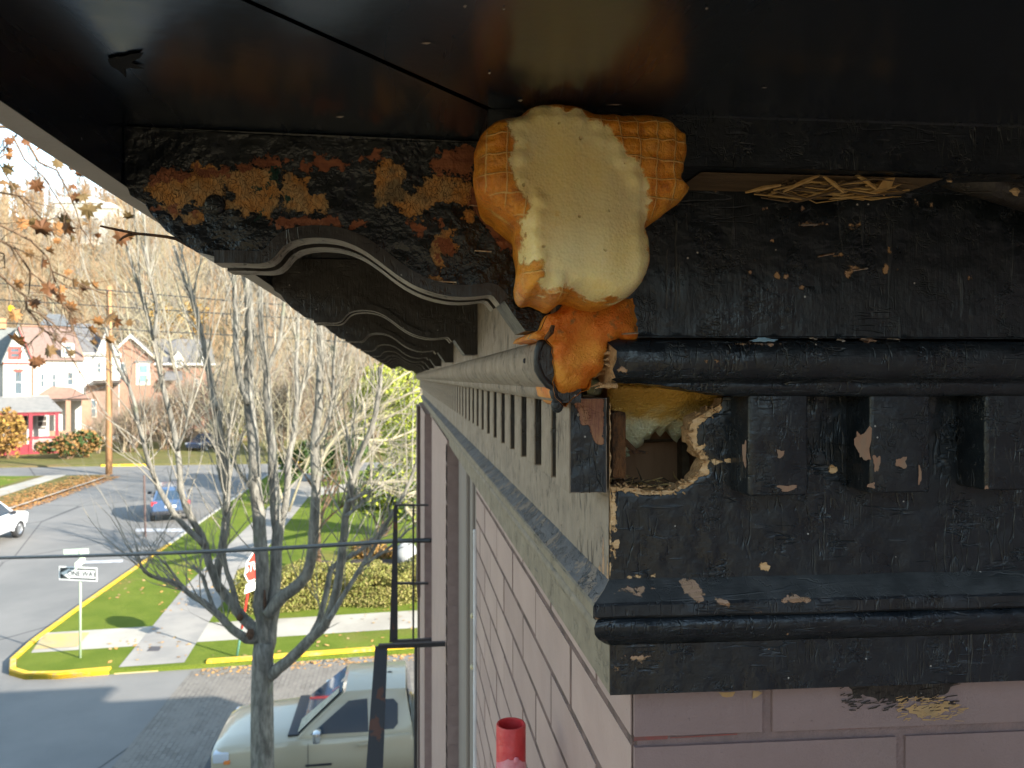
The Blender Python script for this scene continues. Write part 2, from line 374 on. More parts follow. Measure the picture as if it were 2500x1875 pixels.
t = NT('splintered_wood'); co = t.coord((1, 1, .25)); 
c1 = t.mix(t.ramp(t.noise(co, 420, 5, .7), .3, .7), (.42, .22, .09), (.72, .46, .24))
M['splinter'] = t.out(c1, .75, t.bump(t.noise(co, 500, 4, .7), 1, .003))
t = NT('rotten_wood'); co = t.coord((1, 1, .4)); n1 = t.noise(co, 130, 6, .7)
M['rot'] = t.out(t.mix(t.ramp(n1, .35, .62), (.035, .018, .010), (.20, .085, .03)), .85, t.bump(n1, 1, .01))
M['browncavity'] = plain('cavity_brown_board', (.34, .165, .075), (.42, .22, .11), 60, .7, .5, 220, .002, sc=(1, 1, .12))
M['barewood'] = plain('bare_weathered_wood', (.10, .065, .035), (.17, .11, .06), 120, .8, .7, 300, .002, sc=(.12, 1, 1))
M['straw'] = plain('dry_straw', (.42, .24, .07), (.55, .36, .15), 90, .7)
M['metal'] = plain('staple_metal', (.55, .5, .42), (.35, .2, .1), 300, .4, metal=.8)

# frieze with hole: black paint whose rim by the hole is raw splintered wood ('rim' = distance to the hole)
def frieze_mat():
    m = paint('black_frieze_paint', (.0075, .0105, .0145), (.014, .0185, .024), (.62, .36, .16), (.74, .5, .28), 'x', .9, (.06, .07, .08), (.20, .44), crackthr=.44)
    return m
M['frieze'] = frieze_mat()

# painted brick
def brickpaint(name, c1, c2):
    t = NT(name); co = t.coord()
    ge = t.n('NewGeometry'); c = t.mix(t.ramp(t.noise(co, 9, 5), .3, .7), c1, c2); c = t.mix(t.math('MULTIPLY', ge.outputs['Random Per Island'], .45), c, (c1[0]*.72, c1[1]*.70, c1[2]*.72))
    c = t.mix(t.math('MULTIPLY', t.ramp(t.noise(co, 3.5, 5, .65), .5, .75), .35), c, (.22, .165, .15))
    c = t.mix(t.math('MULTIPLY', t.ramp(t.noise(co, 160, 5, .7), .66, .72), .6), c, (.12, .085, .08))
    c = t.mix(t.ramp(t.math('ADD', t.attr('chip'), t.math('MULTIPLY', t.noise(co, 90, 5, .7), .01)), .0145, .0155), c, (.5, .31, .12))
    h = t.math('ADD', t.noise(co, 40, 4), t.math('MULTIPLY', t.noise(co, 500, 4), .35))
    return t.out(c, .55, t.bump(h, .7, .0018))
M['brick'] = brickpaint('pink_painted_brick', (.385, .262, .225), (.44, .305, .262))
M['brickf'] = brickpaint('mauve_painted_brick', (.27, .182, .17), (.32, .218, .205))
t = NT('mortar_joint'); co = t.coord()
M['mortarf'] = plain('front_joint', (.20, .135, .125), (.26, .17, .155), 60, .85, .6, 300, .002)
M['mortar'] = t.out(t.mix(t.ramp(t.noise(co, 30, 5), .42, .6), (.13, .085, .072), (.22, .14, .12)), .9, t.bump(t.noise(co, 300, 4, .7), 1, .004))
M['redpaint'] = plain('red_gloss_pipe_paint', (.52, .03, .035), (.62, .05, .05), 60, .33, .5, 120, .002)
M['pinksmear'] = plain('pink_overpaint', (.62, .16, .20), (.70, .30, .34), 90, .3, .6, 90, .002)
M['trim'] = plain('grey_brown_trim', (.19, .155, .135), (.24, .20, .17), 8, .6, .3, 60, .003, sc=(1, 1, .1))
M['whiteedge'] = plain('white_flashing', (.72, .71, .72), (.6, .58, .58), 10, .4)
M['darkbrown'] = plain('dark_brown_board', (.085, .05, .045), (.11, .07, .06), 10, .6)
M['iron'] = plain('black_iron', (.018, .02, .026), (.035, .035, .042), 30, .42, .4, 90, .003)
M['rust'] = plain('iron_with_rust', (.022, .023, .03), (.10, .035, .02), 14, .5, .4, 90, .003, lo=.60, hi=.64)
M['cable'] = plain('black_cable', (.02, .024, .03), (.05, .055, .06), 8, .4)
HERO[0] = True
# ------------------------------------------------------------------ the brick building with its rotted cornice
bld = empty('brick_building', (2.0, 4.0, 0), 0, 'pink painted brick building with black bracketed wooden cornice under a wide black eave', 'building')
ZS = H+.18                       # soffit
XU, YU = .111, .56               # upper frieze planes (left face, front face)
XF, YFR = .1645, .60             # dentil-band frieze planes
XB, YB = .19, .621               # brick planes
XO, ZF = -.2, H+.138             # inner face and underside of the fascia
YE, XE, YFAR = .25, 2.6, 7.55    # front eave line, right end, far end

def chipfield(P2, chips):
    "chips: (x, z, rx, rz) on the panel; value .01 + signed distance, 0 where there is none"
    c = np.zeros(len(P2))
    for (x, z, rx, rz) in chips:
        d = np.hypot((P2[:, 0]-x)/rx, (P2[:, 1]-z)/rz)
        c = np.maximum(c, .01+(1-d)*min(rx, rz)*.9)
    return np.maximum(c, 0)
def pxz(u, v, Y): p = onY(u, v, Y); return (p.x, p.z)
def chips_px(lst, Y):
    out = []
    for (u, v, ru, rv) in lst:
        p = onY(u, v, Y); q = onY(u+ru, v, Y); r = onY(u, v-rv, Y); out.append((p.x, p.z, q.x-p.x, r.z-p.z))
    return out
def front_panel(name, x0, x1, z0, z1, Y, step, mats, chips=(), parent=bld, wav=0):
    out = [(x0, z0), (x1, z0), (x1, z1), (x0, z1)]
    def lift(P): return np.c_[P[:, 0], np.full(len(P), Y), P[:, 1]]
    V, Fc, P = panel(out, [], step, lift)
    m = MB(); m.add(V, Fc); m.att['chip'] = chipfield(P, list(chips)); return m.build(name, mats, parent, True)

# --- brickwork: bricks stand 4 mm proud of a mortar body
m = MB()
cz = .0765; z_top = H-.232; nrow = int(z_top/cz)
rs = np.random.RandomState(1)
def brick_rows(face, a0, a1, plane, zmax, mi, zmin=0.0, pitch=.24, off0=0.0):
    r = 0; z1 = zmax
    while z1 > zmin+.02:
        z0 = z1-cz+.009; a = a0; first = True; odd = r % 2
        while a < a1-.005:
            L = (pitch*.5 if (odd == 0) else pitch) if first else pitch
            b = min(a+L-.009, a1); first = False; j = rs.uniform(0, .0012)
            if face == 'x': m.box(plane-j, plane+.02, a, b, z0, z1, mi)
            else: m.box(a, b, plane-j, plane+.02, z0, z1, mi)
            a += L
        z1 -= cz; r += 1
ZBR = H-.3078+.0045+cz             # top of the course above the first visible joint
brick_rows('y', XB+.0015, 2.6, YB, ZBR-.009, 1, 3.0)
brick_rows('x', YB+.0035, 2.045, XB, ZBR-.009, 0, 3.0, off0=.1)
brick_rows('x', 4.62, 5.1, XB, ZBR-.009, 0, 3.0)
m.box(XB, XB+.30, YB+.0035, 2.045, 2.9, ZBR-.004, 2)
m.box(XB, XB+.30, 4.62, 7.5, 2.9, ZBR-.004, 2)
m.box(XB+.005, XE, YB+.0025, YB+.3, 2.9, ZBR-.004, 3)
m.box(XB, XE, YB, YFAR, 0, 2.9, 0)
m.box(XB+.30, XE, YB+.3, YFAR, 2.9, H+.1, 0)
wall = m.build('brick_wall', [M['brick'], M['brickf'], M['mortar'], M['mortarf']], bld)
# pilasters farther along the side wall, bricks on their near faces
m = MB()
for (y0, y1, xp) in ((2.90, 4.62, .158), (5.1, 7.5, .128)):
    m.box(xp+.004, .4, y0+.002, y1, 2.9, H-.24, 0, {'yn': 1})
    z1 = H-.26; k = 0
    while z1 > 3.5:
        m.box(xp, xp+.1 if k % 2 else xp+.2, y0, y0+.1, z1-cz+.007, z1, 1); z1 -= cz; k += 1
    m.box(xp, xp+.01, y0+.0035, y1, 2.9, H-.24, 0)
m.build('pilaster', [M['brick'], plain('brown_pilaster_brick', (.26, .18, .165), (.31, .22, .20), 20, .7, .4, 200, .003)], bld)
# tall window: moulded trim and pale flashing
m = MB()
m.box(.197, .40, 2.047, 2.16, 3.2, H-.25); m.box(.206, .40, 2.16, 2.52, 3.2, H-.25); m.box(.200, .40, 2.52, 2.88, 3.2, H-.25)
m.tube([(.202, 2.24, 3.2), (.202, 2.24, H-.26)], .008, 6); m.tube([(.202, 2.46, 3.2), (.202, 2.46, H-.26)], .010, 6)
win = m.build('window_trim', M['trim'], bld, bevel=.006)
m = MB(); m.box(.181, .19, 2.030, 2.046, 3.0, H-.41); m.build('flashing', M['whiteedge'], bld, bevel=.003)
scr = plain('pale_screw', (.6, .5, .3))
for z in (-.70, -.85, -1.5): m = MB(); m.ball((.194, 2.22, H+z), (.006, .008, .008), 6); m.build('trim_screw', scr, win)
m = MB(); m.box(.10, .14, 6.6, 7.2, 5.3, H-.25); m.box(.115, .14, 6.9, 7.5, 3, 5.3); m.build('corner_board', M['darkbrown'], bld)

# --- soffit (two boards meeting in an open mitre), fascia, roof
m = MB()
mx, my = .075, .485
g = .0026
def zed(p): return p
m.add([(XO-.001, YE+.002+g, ZS+.0006), (.12+0, YE+.322+g, ZS+.0006), (.16, 8.0, ZS+.0006), (XO-.001, 8.0, ZS+.0006)], [(0, 1, 2, 3)])
m.add([(XO-.001, YE-.001, ZS), (XE, YE-.001, ZS), (XE, .7, ZS), (.12+.12, .7-.01, ZS), (.12+g, YE+.32-g, ZS), ], [(0, 1, 2, 3, 4)])
sof = m.build('soffit', M['soffit'], bld)
m = MB(); m.box(XO-.02, XE, YE-.02, 8.0, ZS+.02, ZS+.03); m.build('soffit_backing', plain('dark_gap', (.004, .004, .004)), bld)
t = NT('fascia_taupe'); co = t.coord()
fas = plain('fascia_taupe_paint', (.33, .285, .24), (.38, .33, .28), 12, .55, .35, 220, .0015)
m = MB(); m.box(XO-.019, XO, YE-.019, 7.95, ZF, ZS+.02, 1, {'zn': 0, 'xn': 0}); m.box(XO, XE, YE-.019, YE, ZF, ZS+.02, 1, {'zn': 0})
m.build('fascia', [fas, M['soffit']], bld, bevel=.0012)
m = MB(); rx0, ry0, ry1 = XO-.06, YE-.06, 8.0
m.add([(rx0, ry0, ZS+.021), (7, ry0, ZS+.021), (7, ry1, ZS+.021), (rx0, ry1, ZS+.021), (rx0, ry0, ZS+.09), (7, ry0, ZS+.09), (7, ry1, ZS+.09), (rx0, ry1, ZS+.09), (3.4, 4, 9.4), (7, 4, 9.4)],
      [(0, 1, 5, 4), (1, 2, 6, 9, 5)[:5], (2, 3, 7, 6), (3, 0, 4, 7), (4, 5, 9, 8), (6, 7, 8, 9), (7, 4, 8)])
m.build('roof', plain('dark_roofing', (.05, .05, .055), (.07, .07, .075), 6, .8), bld)
# unseen wing added right of the frame to keep the sun off the front
m = MB(); m.box(2.6, 9, -9, .62, 0, 9.6); m.box(2.6, 9, .62, 7.5, 0, H); m.build('sun_blocking_wall', M['brickf'], bld)

# --- top bed board under the soffit, front run, with its ragged underside
YT, ZT = .505, H+.145
ch = chips_px([(2035, 342, 5, 6), (2062, 348, 9, 9), (2270, 390, 6, 8), (1745, 440, 12, 10), (1900, 330, 4, 4)], YT)
m = MB(); V, Fc, P = panel([(.055, ZT), (XE, ZT), (XE, ZS), (.055, ZS)], [], .004, lambda P: np.c_[P[:, 0], YT+.0006*np.sin(P[:, 0]*60), P[:, 1]])
m.add(V, Fc); a = list(chipfield(P, ch)); b = len(m.v)
m.box(.055, XE, YT+.001, YU+.03, ZT, ZS); a += [0]*8; m.att['chip'] = a
m.build('bed_board', [M['black']], bld)
# bare weathered underside strip
m = MB(); V, Fc, P = panel([(.205, YT+.004), (.385, YT+.006), (.385, YU), (.205, YU)], [], .004, lambda P: np.c_[P[:, 0], P[:, 1], np.full(len(P), ZT-.0012)])
m.add(V, Fc); m.build('bare_underside', M['barewood'], bld)
# loose round batten hanging under the board
m = MB(); TANW = plain('tan_bare_wood', (.46, .30, .16), (.55, .38, .22), 300, .8, .4, 500, .001); p0 = onY(2218, 396, .545); p1 = onY(2262, 404, .535); p2 = onY(2420, 452, .532); p3 = onY(2760, 556, .53)
pts = [p0, p0+(p1-p0)*.4, p1, p2, p3]; m.tube(pts, [.0045, .0095, .0115, .0115, .0115], 16)
o = m.build('loose_batten', M['bracketdark'], bld, True)
for (u, v, ru, rv, sd) in ((2279, 402, 13, 20, 1), (2320, 436, 10, 11, 2), (2365, 424, 11, 5, 3), (2480, 466, 14, 14, 4)):
    m = MB(); c = onY(u, v, .5205); q = onY(u+ru, v-rv, .5205); n = 12; rr = np.random.RandomState(sd).uniform(.6, 1.1, n)
    m.add([(c.x, .5195, c.z)]+[(c.x+math.cos(6.283*k/n)*(q.x-c.x)*rr[k], .5212, c.z+math.sin(6.283*k/n)*(q.z-c.z)*rr[k]) for k in range(n)], [(0, 1+k, 1+(k+1) % n) for k in range(n)])
    m.build('bare_chip', TANW, o)

# --- upper frieze: big front board and the left return
specs = [(1870, 508, 6, 5), (1928, 508, 5, 6), (1958, 510, 3, 4), (1990, 548, 24, 4), (2078, 553, 6, 5), (2098, 550, 6, 7), (2142, 605, 5, 7), (2173, 610, 7, 10), (1887, 588, 4, 4),
         (2020, 623, 8, 6), (2035, 622, 18, 3), (2070, 668, 5, 14), (2100, 656, 18, 4), (2163, 656, 10, 10), (1897, 674, 8, 9), (1923, 676, 8, 11), (1872, 698, 4, 5), (1958, 700, 6, 8), (1988, 697, 4, 4),
         (2191, 662, 5, 4), (1830, 670, 4, 8), (2237, 495, 6, 12), (2270, 500, 7, 9), (1845, 640, 4, 4), (2370, 680, 5, 5), (1745, 460, 14, 8)]
front_panel('upper_frieze', XU+.001, XE, H+.0306, ZT+.002, YU, .0035, M['black_v'], chips_px(specs, YU))
m = MB(); m.box(XU, XU+.06, YU+.0015, YFAR, H+.0275, ZS-.0005); m.build('upper_frieze_return', M['taupe'], bld)

# --- half-round crown moulding with fillet; the corner has rotted off
def moulding(sx):
    "profile: (outward, z); outward measured from the moulding's outermost line"
    return [(.062, .0285), (.0065, .0285), (.003, .026), (.0008, .020), (0, .013), (.0012, .006), (.0045, .000), (.010, -.0055), (.0135, -.0075), (.0145, -.0085), (.0140, -.0105), (.0150, -.0145), (.0185, -.0185), (.021, -.019), (.062, -.019)]
pr = moulding(1)
# front run, broken off ragged at its left end
m = MB(); xs = list(np.arange(.152, XE, .008)); ys0 = .547
nP = len(pr)
for i, x in enumerate(xs):
    for k, (o_, z) in enumerate(pr):
        zz = z if z > -.005 else max(z+.004, -.0042-max(0, x-.185)*.16+.0012*noise.noise((x*90, 0, 4)))
        xx = x
        if i == 0: xx += rs.uniform(-.005, .004)+(.004 if z < -.004 else 0)
        m.v.append((xx, ys0+o_+.0007*noise.noise((x*30, z*200, 0)), H+zz+.0006*noise.noise((x*25, 3, z*90))))
for i in range(len(xs)-1):
    for k in range(nP-1):
        m.f.append((i*nP+k, (i+1)*nP+k, (i+1)*nP+k+1, i*nP+k+1)); m.m.append(0)
m.f.append(tuple(range(nP))); m.m.append(1)
P = np.array([(v[0], v[2]) for v in m.v])
ch = chips_px([(1560, 907, 14, 9), (1524, 903, 6, 6), (1641, 875, 7, 7), (1673, 870, 5, 6), (1686, 886, 5, 5), (1720, 883, 5, 5), (1745, 876, 5, 4), (1751, 881, 7, 8), (1785, 878, 5, 6), (1835, 886, 3, 3), (1470, 850, 12, 18), (1478, 900, 10, 14), (1850, 838, 30, 3), (2140, 830, 22, 7), (1995, 828, 10, 5)], ys0)
m.att['chip'] = chipfield(P, ch)
m.build('crown_moulding', [M['black'], M['splinter']], bld, R(50))
m = MB()   # splinters of the broken end
for k in range(16):
    z = rs.uniform(-.008, .026); y = ys0+rs.uniform(.004, .03); L = rs.uniform(.006, .02)
    m.tube([(.158, y, H+z), (.154-L*.3, y+rs.uniform(-.002, .002), H+z+rs.uniform(-.003, .003)), (.153-L*.7, y, H+z+rs.uniform(-.004, .004))], [.0022, .0016, .0002], 5)
m.build('broken_end', M['splinter'], bld)
m = MB(); c = onY(1873, 829, .545); n = 26; rr = rs.uniform(.55, 1.1, n)
m.add([(c.x, ys0-.0022+.006, c.z)]+[(c.x+math.cos(6.283*k/n)*.0115*rr[k], ys0+.0042, c.z+math.sin(6.283*k/n)*.0020*rr[k]) for k in range(n)], [(0, 1+k, 1+(k+1) % n) for k in range(n)])
m.build('blue_paint_drip', plain('pale_blue_paint', (.16, .30, .42), (.24, .38, .5), 200), bld)
# left run: taupe, its sawn end dark
m = MB(); X0 = .0985
ysl = [.566, .58, .62]+list(np.arange(.7, YFAR, .2))+[YFAR]
for i, y in enumerate(ysl):
    for (o_, z) in pr: m.v.append((X0+min(o_, .038)*.9+(.0004*noise.noise((y*9, z*80, 5))), y, H+z+.0004*noise.noise((z*70, y*12, 1))))
for i in range(len(ysl)-1):
    for k in range(nP-1): m.f.append((i*nP+k, i*nP+k+1, (i+1)*nP+k+1, (i+1)*nP+k)); m.m.append(0)
m.f.append(tuple(range(nP))); m.m.append(1)
m.build('crown_moulding_return', [M['taupe'], M['bracketdark']], bld, R(50))
# swollen dark paint lip round the sawn end
m = MB(); pts = [(X0+o_*.9, .566, H+z) for (o_, z) in pr[1:14]]
m.tube(pts, [.0028+.0012*noise.noise((k*.9, 0, 2)) for k in range(len(pts))], 8); m.ball((X0+.016, .567, H-.021), (.005, .004, .006), 8)
m.build('paint_lip', M['black_edge'], bld, True)
m = MB(); c = onX(1288, 888, .099); m.ball((.0985, .625, H+.014), (.0016, .0022, .0022), 6); m.build('nail_head', M['rust'], bld)

# --- dentil band: frieze with the hole, dentils
ZFT, ZFB = H-.016, H-.172
k7 = 3.687
hole_px = [(872, 440), (1000, 330), (1400, 330), (1700, 400), (1905, 425), (1885, 500), (1790, 560), (1690, 625), (1640, 655), (1620, 700), (1592, 760), (1612, 850), (1650, 900), (1690, 955), (1732, 1025), (1700, 1100), (1640, 1165), (1560, 1225), (1480, 1272), (1350, 1292), (1200, 1282), (1060, 1262), (930, 1258), (872, 1252)]
hole = np.array([pxz(1250+a/k7, 850+b/k7, YFR) for a, b in hole_px]); hole[:, 0] = np.maximum(hole[:, 0], XF+.001)
hole[:, 1] = np.minimum(hole[:, 1], ZFT-.0012)
hr = rough_poly(hole, .0009, .0028, 4)
hr[:, 0] = np.maximum(hr[:, 0], XF+.0007); hr[:, 1] = np.minimum(hr[:, 1], ZFT-.0008)
out = [(XF, ZFB), (XE, ZFB), (XE, ZFT), (XF, ZFT)]
sp_out = rough_poly([pxz(1250+a/k7, 850+b/k7, YFR) for a, b in [(860, 1230), (860, 1265), (905, 1300), (1050, 1305), (1150, 1335), (1390, 1340), (1480, 1325), (1600, 1255), (1700, 1190), (1775, 1140), (1800, 1020), (1760, 960), (1725, 925), (1770, 880), (1760, 830), (1705, 850), (1690, 790), (1705, 680), (1760, 620), (1880, 600), (1905, 430), (1000, 300), (860, 300)]], .0016, .006, 9)
def lift(P):
    rim = sdist(P, sp_out)
    y = np.full(len(P), YFR)+np.clip(rim, 0, .006)*.45
    y += np.array([.0005*noise.noise((p[0]*70, p[1]*70, 0)) for p in P])
    return np.c_[P[:, 0], y, P[:, 1]]
i0 = max(range(len(hr)//2), key=lambda i: hr[i][0]-100*(hr[i][1] < ZFT-.004)); hr = hr[i0:]
out = [(XF, ZFB), (XE, ZFB), (XE, ZFT), (hr[0][0], ZFT)]+[tuple(p) for p in hr]+[(XF, hr[-1][1])]
V, Fc, P = panel(out, [], .0028, lift)
chs = chips_px([(1497, 1255, 9, 55), (1497, 1345, 7, 25), (1505, 1330, 9, 12), (1755, 1125, 45, 4), (1865, 1381, 13, 10), (2035, 1146, 12, 12), (1505, 1440, 16, 20), (1560, 1410, 40, 4), (1830, 1160, 3, 3)], YFR)
m = MB(); m.add(V, Fc)
m.att['chip'] = np.maximum(chipfield(P, chs), np.maximum(0, sdist(P, sp_out)+.0085))
# raw edge of the hole, going back into the board
n = len(hr); b = len(m.v)
m.v += [(p[0], YFR+.003, p[1]) for p in hr]+[(p[0]+rs.uniform(-.002, .002), YFR+.021, p[1]+rs.uniform(-.002, .002)) for p in hr]
m.att['chip'] = list(m.att['chip'])+[.012]*(2*n)
for i in range(n-1):
    j = i+1
    if 1: m.f.append((b+i, b+j, b+n+j, b+n+i)); m.m.append(1)
m.build('dentil_frieze', [M['frieze'], M['splinter']], bld, True)
# ragged fibres standing off the rim
m = MB()
for i in range(0, n):
    p = hr[i]
    if p[0] < XF+.003 or p[1] > ZFT-.006: continue
    for q in range(2):
        d = np.array([rs.uniform(-1, 1), rs.uniform(-1, 1)]); L = rs.uniform(.002, .005)
        a = np.array([p[0], p[1]])+rs.uniform(-.004, .004, 2)
        m.tube([(a[0], YFR+.004, a[1]), (a[0]+d[0]*L*.6, YFR-.0006+rs.uniform(-.001, .002), a[1]+d[1]*L*.6), (a[0]+d[0]*L, YFR+rs.uniform(-.001, .003), a[1]+d[1]*L)], [.0009, .0007, .0002], 4)
m.build('splinter_fringe', M['splinter'], bld)
m = MB(); V, Fc, P = panel([(YFR+.0005, ZFB), (YFAR, ZFB), (YFAR, ZFT), (YFR+.0005, ZFT)], [], .012, lambda P: np.c_[np.full(len(P), XF), P[:, 0], P[:, 1]])
c = np.zeros(len(P)); m.add(V, [f[::-1] for f in Fc])
V, Fc, P = panel([(YFR+.0003, ZFB), (.80, ZFB), (.80, H-.098), (YFR+.0003, H-.098)], [], .0024, lambda P: np.c_[np.full(len(P), XF-.0006), P[:, 0], P[:, 1]])
m.add(V, [f[::-1] for f in Fc])
chs = [(.618, H-.155, .0035, .02), (.604, H-.161, .003, .012), (.628, H-.166, .004, .010)]
m.att['chip'] = np.r_[c, chipfield(P, chs)]
m.build('dentil_frieze_return', [M['taupe']], bld)

def dentil(x0, x1, y0, y1, z0, z1, chips=(), left=False, mats=None, nm='dentil'):
    m = MB()
    if left: m.box(x0, x1, y0, y1, z0, z1, 0, {'yn': 1, 'yp': 1})
    else: m.box(x0, x1, y0, y1, z0, z1, 0)
    return m.build(nm, mats, bld, R(35), bevel=.0018 if left else .0032, seg=3)
ZD = H-.093; CHIPM = plain('pinkish_bare_wood', (.33, .18, .115), (.29, .19, .13), 160, .8, .4, 400, .001, sc=(1, 1, .3))
for k in range(3):          # front row
    x0 = pxz((1828, 2125, 2407)[k], 1080, .567)[0]; x1 = pxz((1974, 2272, 2552)[k], 1080, .567)[0]; d = dentil(x0, x1, .567, YFR+.004, ZD+.001*k, ZFT+.012, mats=[M['black']])
    chl = {0: [(1905, 1108, 9, 11, 0), (1922, 1191, 24, 8, 1), (1817, 1108, 5, 32, 0)], 1: [(2108, 1086, 20, 40, 2), (2200, 1129, 14, 14, 0), (2140, 1130, 9, 20, 0), (2127, 1185, 10, 7, 1), (2245, 1160, 4, 26, 1)], 2: [(2408, 1190, 5, 5, 0)]}[k]
    for (u, v, ru, rv, sd) in chl:
        m = MB(); Y = .5668; c = onY(u, v, Y); q = onY(u+ru, v-rv, Y); nn = 24; r9 = np.random.RandomState(int(u)); rr = r9.uniform(.72, 1.0, nn)*(1+.25*np.sin(np.arange(nn)*6.283/nn*3+r9.uniform(0, 6)))
        m.add([(c.x, Y-.0003, c.z)]+[(c.x+np.clip(math.cos(6.283*i/nn)*1.25, -1, 1)*(q.x-c.x)*rr[i], Y-.0003, c.z+np.clip(math.sin(6.283*i/nn)*1.25, -1, 1)*(q.z-c.z)*rr[i]) for i in range(nn)], [(0, 1+i, 1+(i+1) % nn) for i in range(nn)])
        m.build('bare_chip', CHIPM, d)
# corner dentil, half its paint gone
def lift(P): return np.c_[P[:, 0], .5965+np.array([.0007*noise.noise((p[0]*120, 2, p[1]*120)) for p in P]), P[:, 1]]
zt = H-.0165
V, Fc, P = panel([(.1315, ZD+.001), (.1605, ZD+.0005), (.1605, zt), (.1315, zt)], [], .0018, lift)
m = MB(); m.add(V, Fc)
big = [pxz(*q, .5965) for q in [(1402, 985), (1418, 972), (1445, 962), (1475, 958), (1475, 1082), (1452, 1082), (1440, 1040), (1422, 1035), (1412, 1005)]]
m.att['chip'] = list(np.maximum(0, .01+sdist(P, big)))+[0]*8
m.box(.1305, .1615, .597, .652, ZD, zt, 1, {'xp': 2, 'zn': 0})
m.build('dentil', [paint('black_paint_with_scar', (.014, .017, .021), (.026, .03, .036), (.38, .19, .10), (.22, .085, .06), 'z', .8, (.06, .065, .07), (.25, .5), lump=1.6), M['taupe'], M['splinter']], bld, R(40))
m = MB(); m.box(.168, .180, .604, .64, H-.083, H-.028); o = m.build('rotten_dentil_core', M['rot'], bld, bevel=.003, seg=2)
# left row
dm = None; k = 0; y = .692
while y < 7.4:
    if dm is None: dm = dentil(.1335, XF+.004, y, y+.050, ZD, ZFT+.012, left=True, mats=[M['taupe'], M['bracketdark']])
    else:
        c = dm.copy(); COL.objects.link(c); c.parent = bld; c.location = dm.location+Vector((0, .0932*k, .0012*noise.noise((k*3.3, 0, 0))))
    k += 1; y += .0932

# --- lower moulding: sloping shelf, nose, bead, and the bottom board
def run_front(name, prof, mats, mi=None, ends=None, step=.01, chips=None, seed=1, xs0=None):
    m = MB(); n = len(prof); xs = list(np.arange(0, XE-.1, step))
    for i, x in enumerate(xs):
        for (o_, z) in prof:
            xx = XF+x if i else XF-(YFR-(YFR-o_))     # mitred corner: as far left as it stands forward
            w = .0006*noise.noise((x*40+seed, z*150, seed))*(1 if i else 0)
            m.v.append((xx if i else XF-o_, YFR-o_+w, H+z+.0006*noise.noise((x*22, seed*3, z*60))))
    for i in range(len(xs)-1):
        for k in range(n-1): m.f.append((i*n+k, (i+1)*n+k, (i+1)*n+k+1, i*n+k+1)); m.m.append((mi or [0]*n)[k])
    P = np.array([(v[0], v[2]) for v in m.v]); m.att['chip'] = chipfield(P, chips or [])
    return m.build(name, mats, bld, R(40))
def run_left(name, prof, mats, mi=None):
    m = MB(); n = len(prof); ys = [0, .012, .03]+list(np.arange(.06, .6, .012))+list(np.arange(.6, 6.9, .1))
    for i, y in enumerate(ys):
        for (o_, z) in prof:
            m.v.append((XF-o_, YFR+y if i else YFR-o_, H+z+.0006*noise.noise((y*22, 9, z*60))))
    for i in range(len(ys)-1):
        for k in range(n-1): m.f.append((i*n+k, i*n+k+1, (i+1)*n+k+1, (i+1)*n+k)); m.m.append((mi or [0]*n)[k])
    return m.build(name, mats, bld, R(40))
shelf = [(-.004, -.1625), (.0012, -.165), (.006, -.1705), (.0165, -.1785), (.0183, -.1805), (.0183, -.1890), (.0160, -.1912), (.012, -.192)]
bead = [(.012, -.1920), (.0150, -.1935), (.0172, -.1975), (.0165, -.2030), (.0125, -.2085), (.006, -.2140), (.0, -.2180), (-.004, -.219)]
ch1 = chips_px([(1560, 1450, 60, 10), (1705, 1448, 20, 16), (1762, 1470, 16, 9), (1690, 1440, 22, 20), (1935, 1458, 30, 9), (1840, 1482, 16, 7), (2404, 1466, 9, 9), (1480, 1505, 28, 12), (2490, 1466, 5, 14)], YFR-.012)
run_front('shelf_moulding', shelf, [M['black_edge'], M['greyblack']], mi=[1, 1, 1, 0, 0, 0, 0, 0], chips=ch1, step=.006)  # slope faces get a lighter grey that paints in their sky sheen
ch2 = chips_px([(1490, 1535, 22, 9), (1535, 1532, 20, 5), (1925, 1554, 4, 6)], YFR-.014)
run_front('bead_moulding', bead, [M['black']], chips=ch2, step=.006, seed=5)
run_left('shelf_moulding_return', shelf, [M['ledge'], M['olive']], [0, 0, 0, 1, 1, 1, 1, 1])
run_left('bead_moulding_return', bead, [M['olive']])
ch3 = chips_px([(1560, 1608, 32, 7), (1540, 1603, 30, 4), (1500, 1632, 16, 6), (1890, 1585, 12, 3)], YFR-.0005)
front_panel('bottom_board', XF+.0003, XE, H-.2585, H-.2178, YFR-.0005, .0035, M['black'], ch3)
m = MB(); m.box(XF+.0015, XE, YFR+.0003, YB+.01, H-.2580, H-.2185); m.box(XF, XF+.01, YFR+.0005, 7.5, H-.2575, H-.2118, 1)
m.build('bottom_board_return', [M['bracketdark'], M['olive']], bld)
ochre = plain('ochre_bare_brick', (.50, .29, .12), (.40, .26, .13), 90, .85, .4, 300, .001)
# smear of black and ochre paint on the top course of the front brick
def smear(name, c, pts, seed, mat, n=70):
    m = MB(); r2 = np.random.RandomState(seed)
    for i in range(n):
        u = r2.uniform(*pts[0]); v = r2.uniform(*pts[1]); L = r2.uniform(6, 26); wv = r2.uniform(1, 4)
        a = onY(u, v, YB-.0024); b = onY(u+L, v-r2.uniform(-2, 9), YB-.0024)
        m.quad((a.x, a.y, a.z), (b.x, b.y, b.z), (b.x, b.y, b.z+wv*.0003), (a.x, a.y, a.z+wv*.00036))
    return m.build(name, mat, bld)
def blotch(name, mat, uv, seed, Y, jit=.0016, st=.004):
    q = rough_poly([pxz(u, v, Y) for u, v in uv], jit, st, seed); m = MB(); V, Fc, P = panel(q, [], .004, lambda P: np.c_[P[:, 0], np.full(len(P), Y), P[:, 1]])
    m.add(V, Fc); return m.build(name, mat, bld)
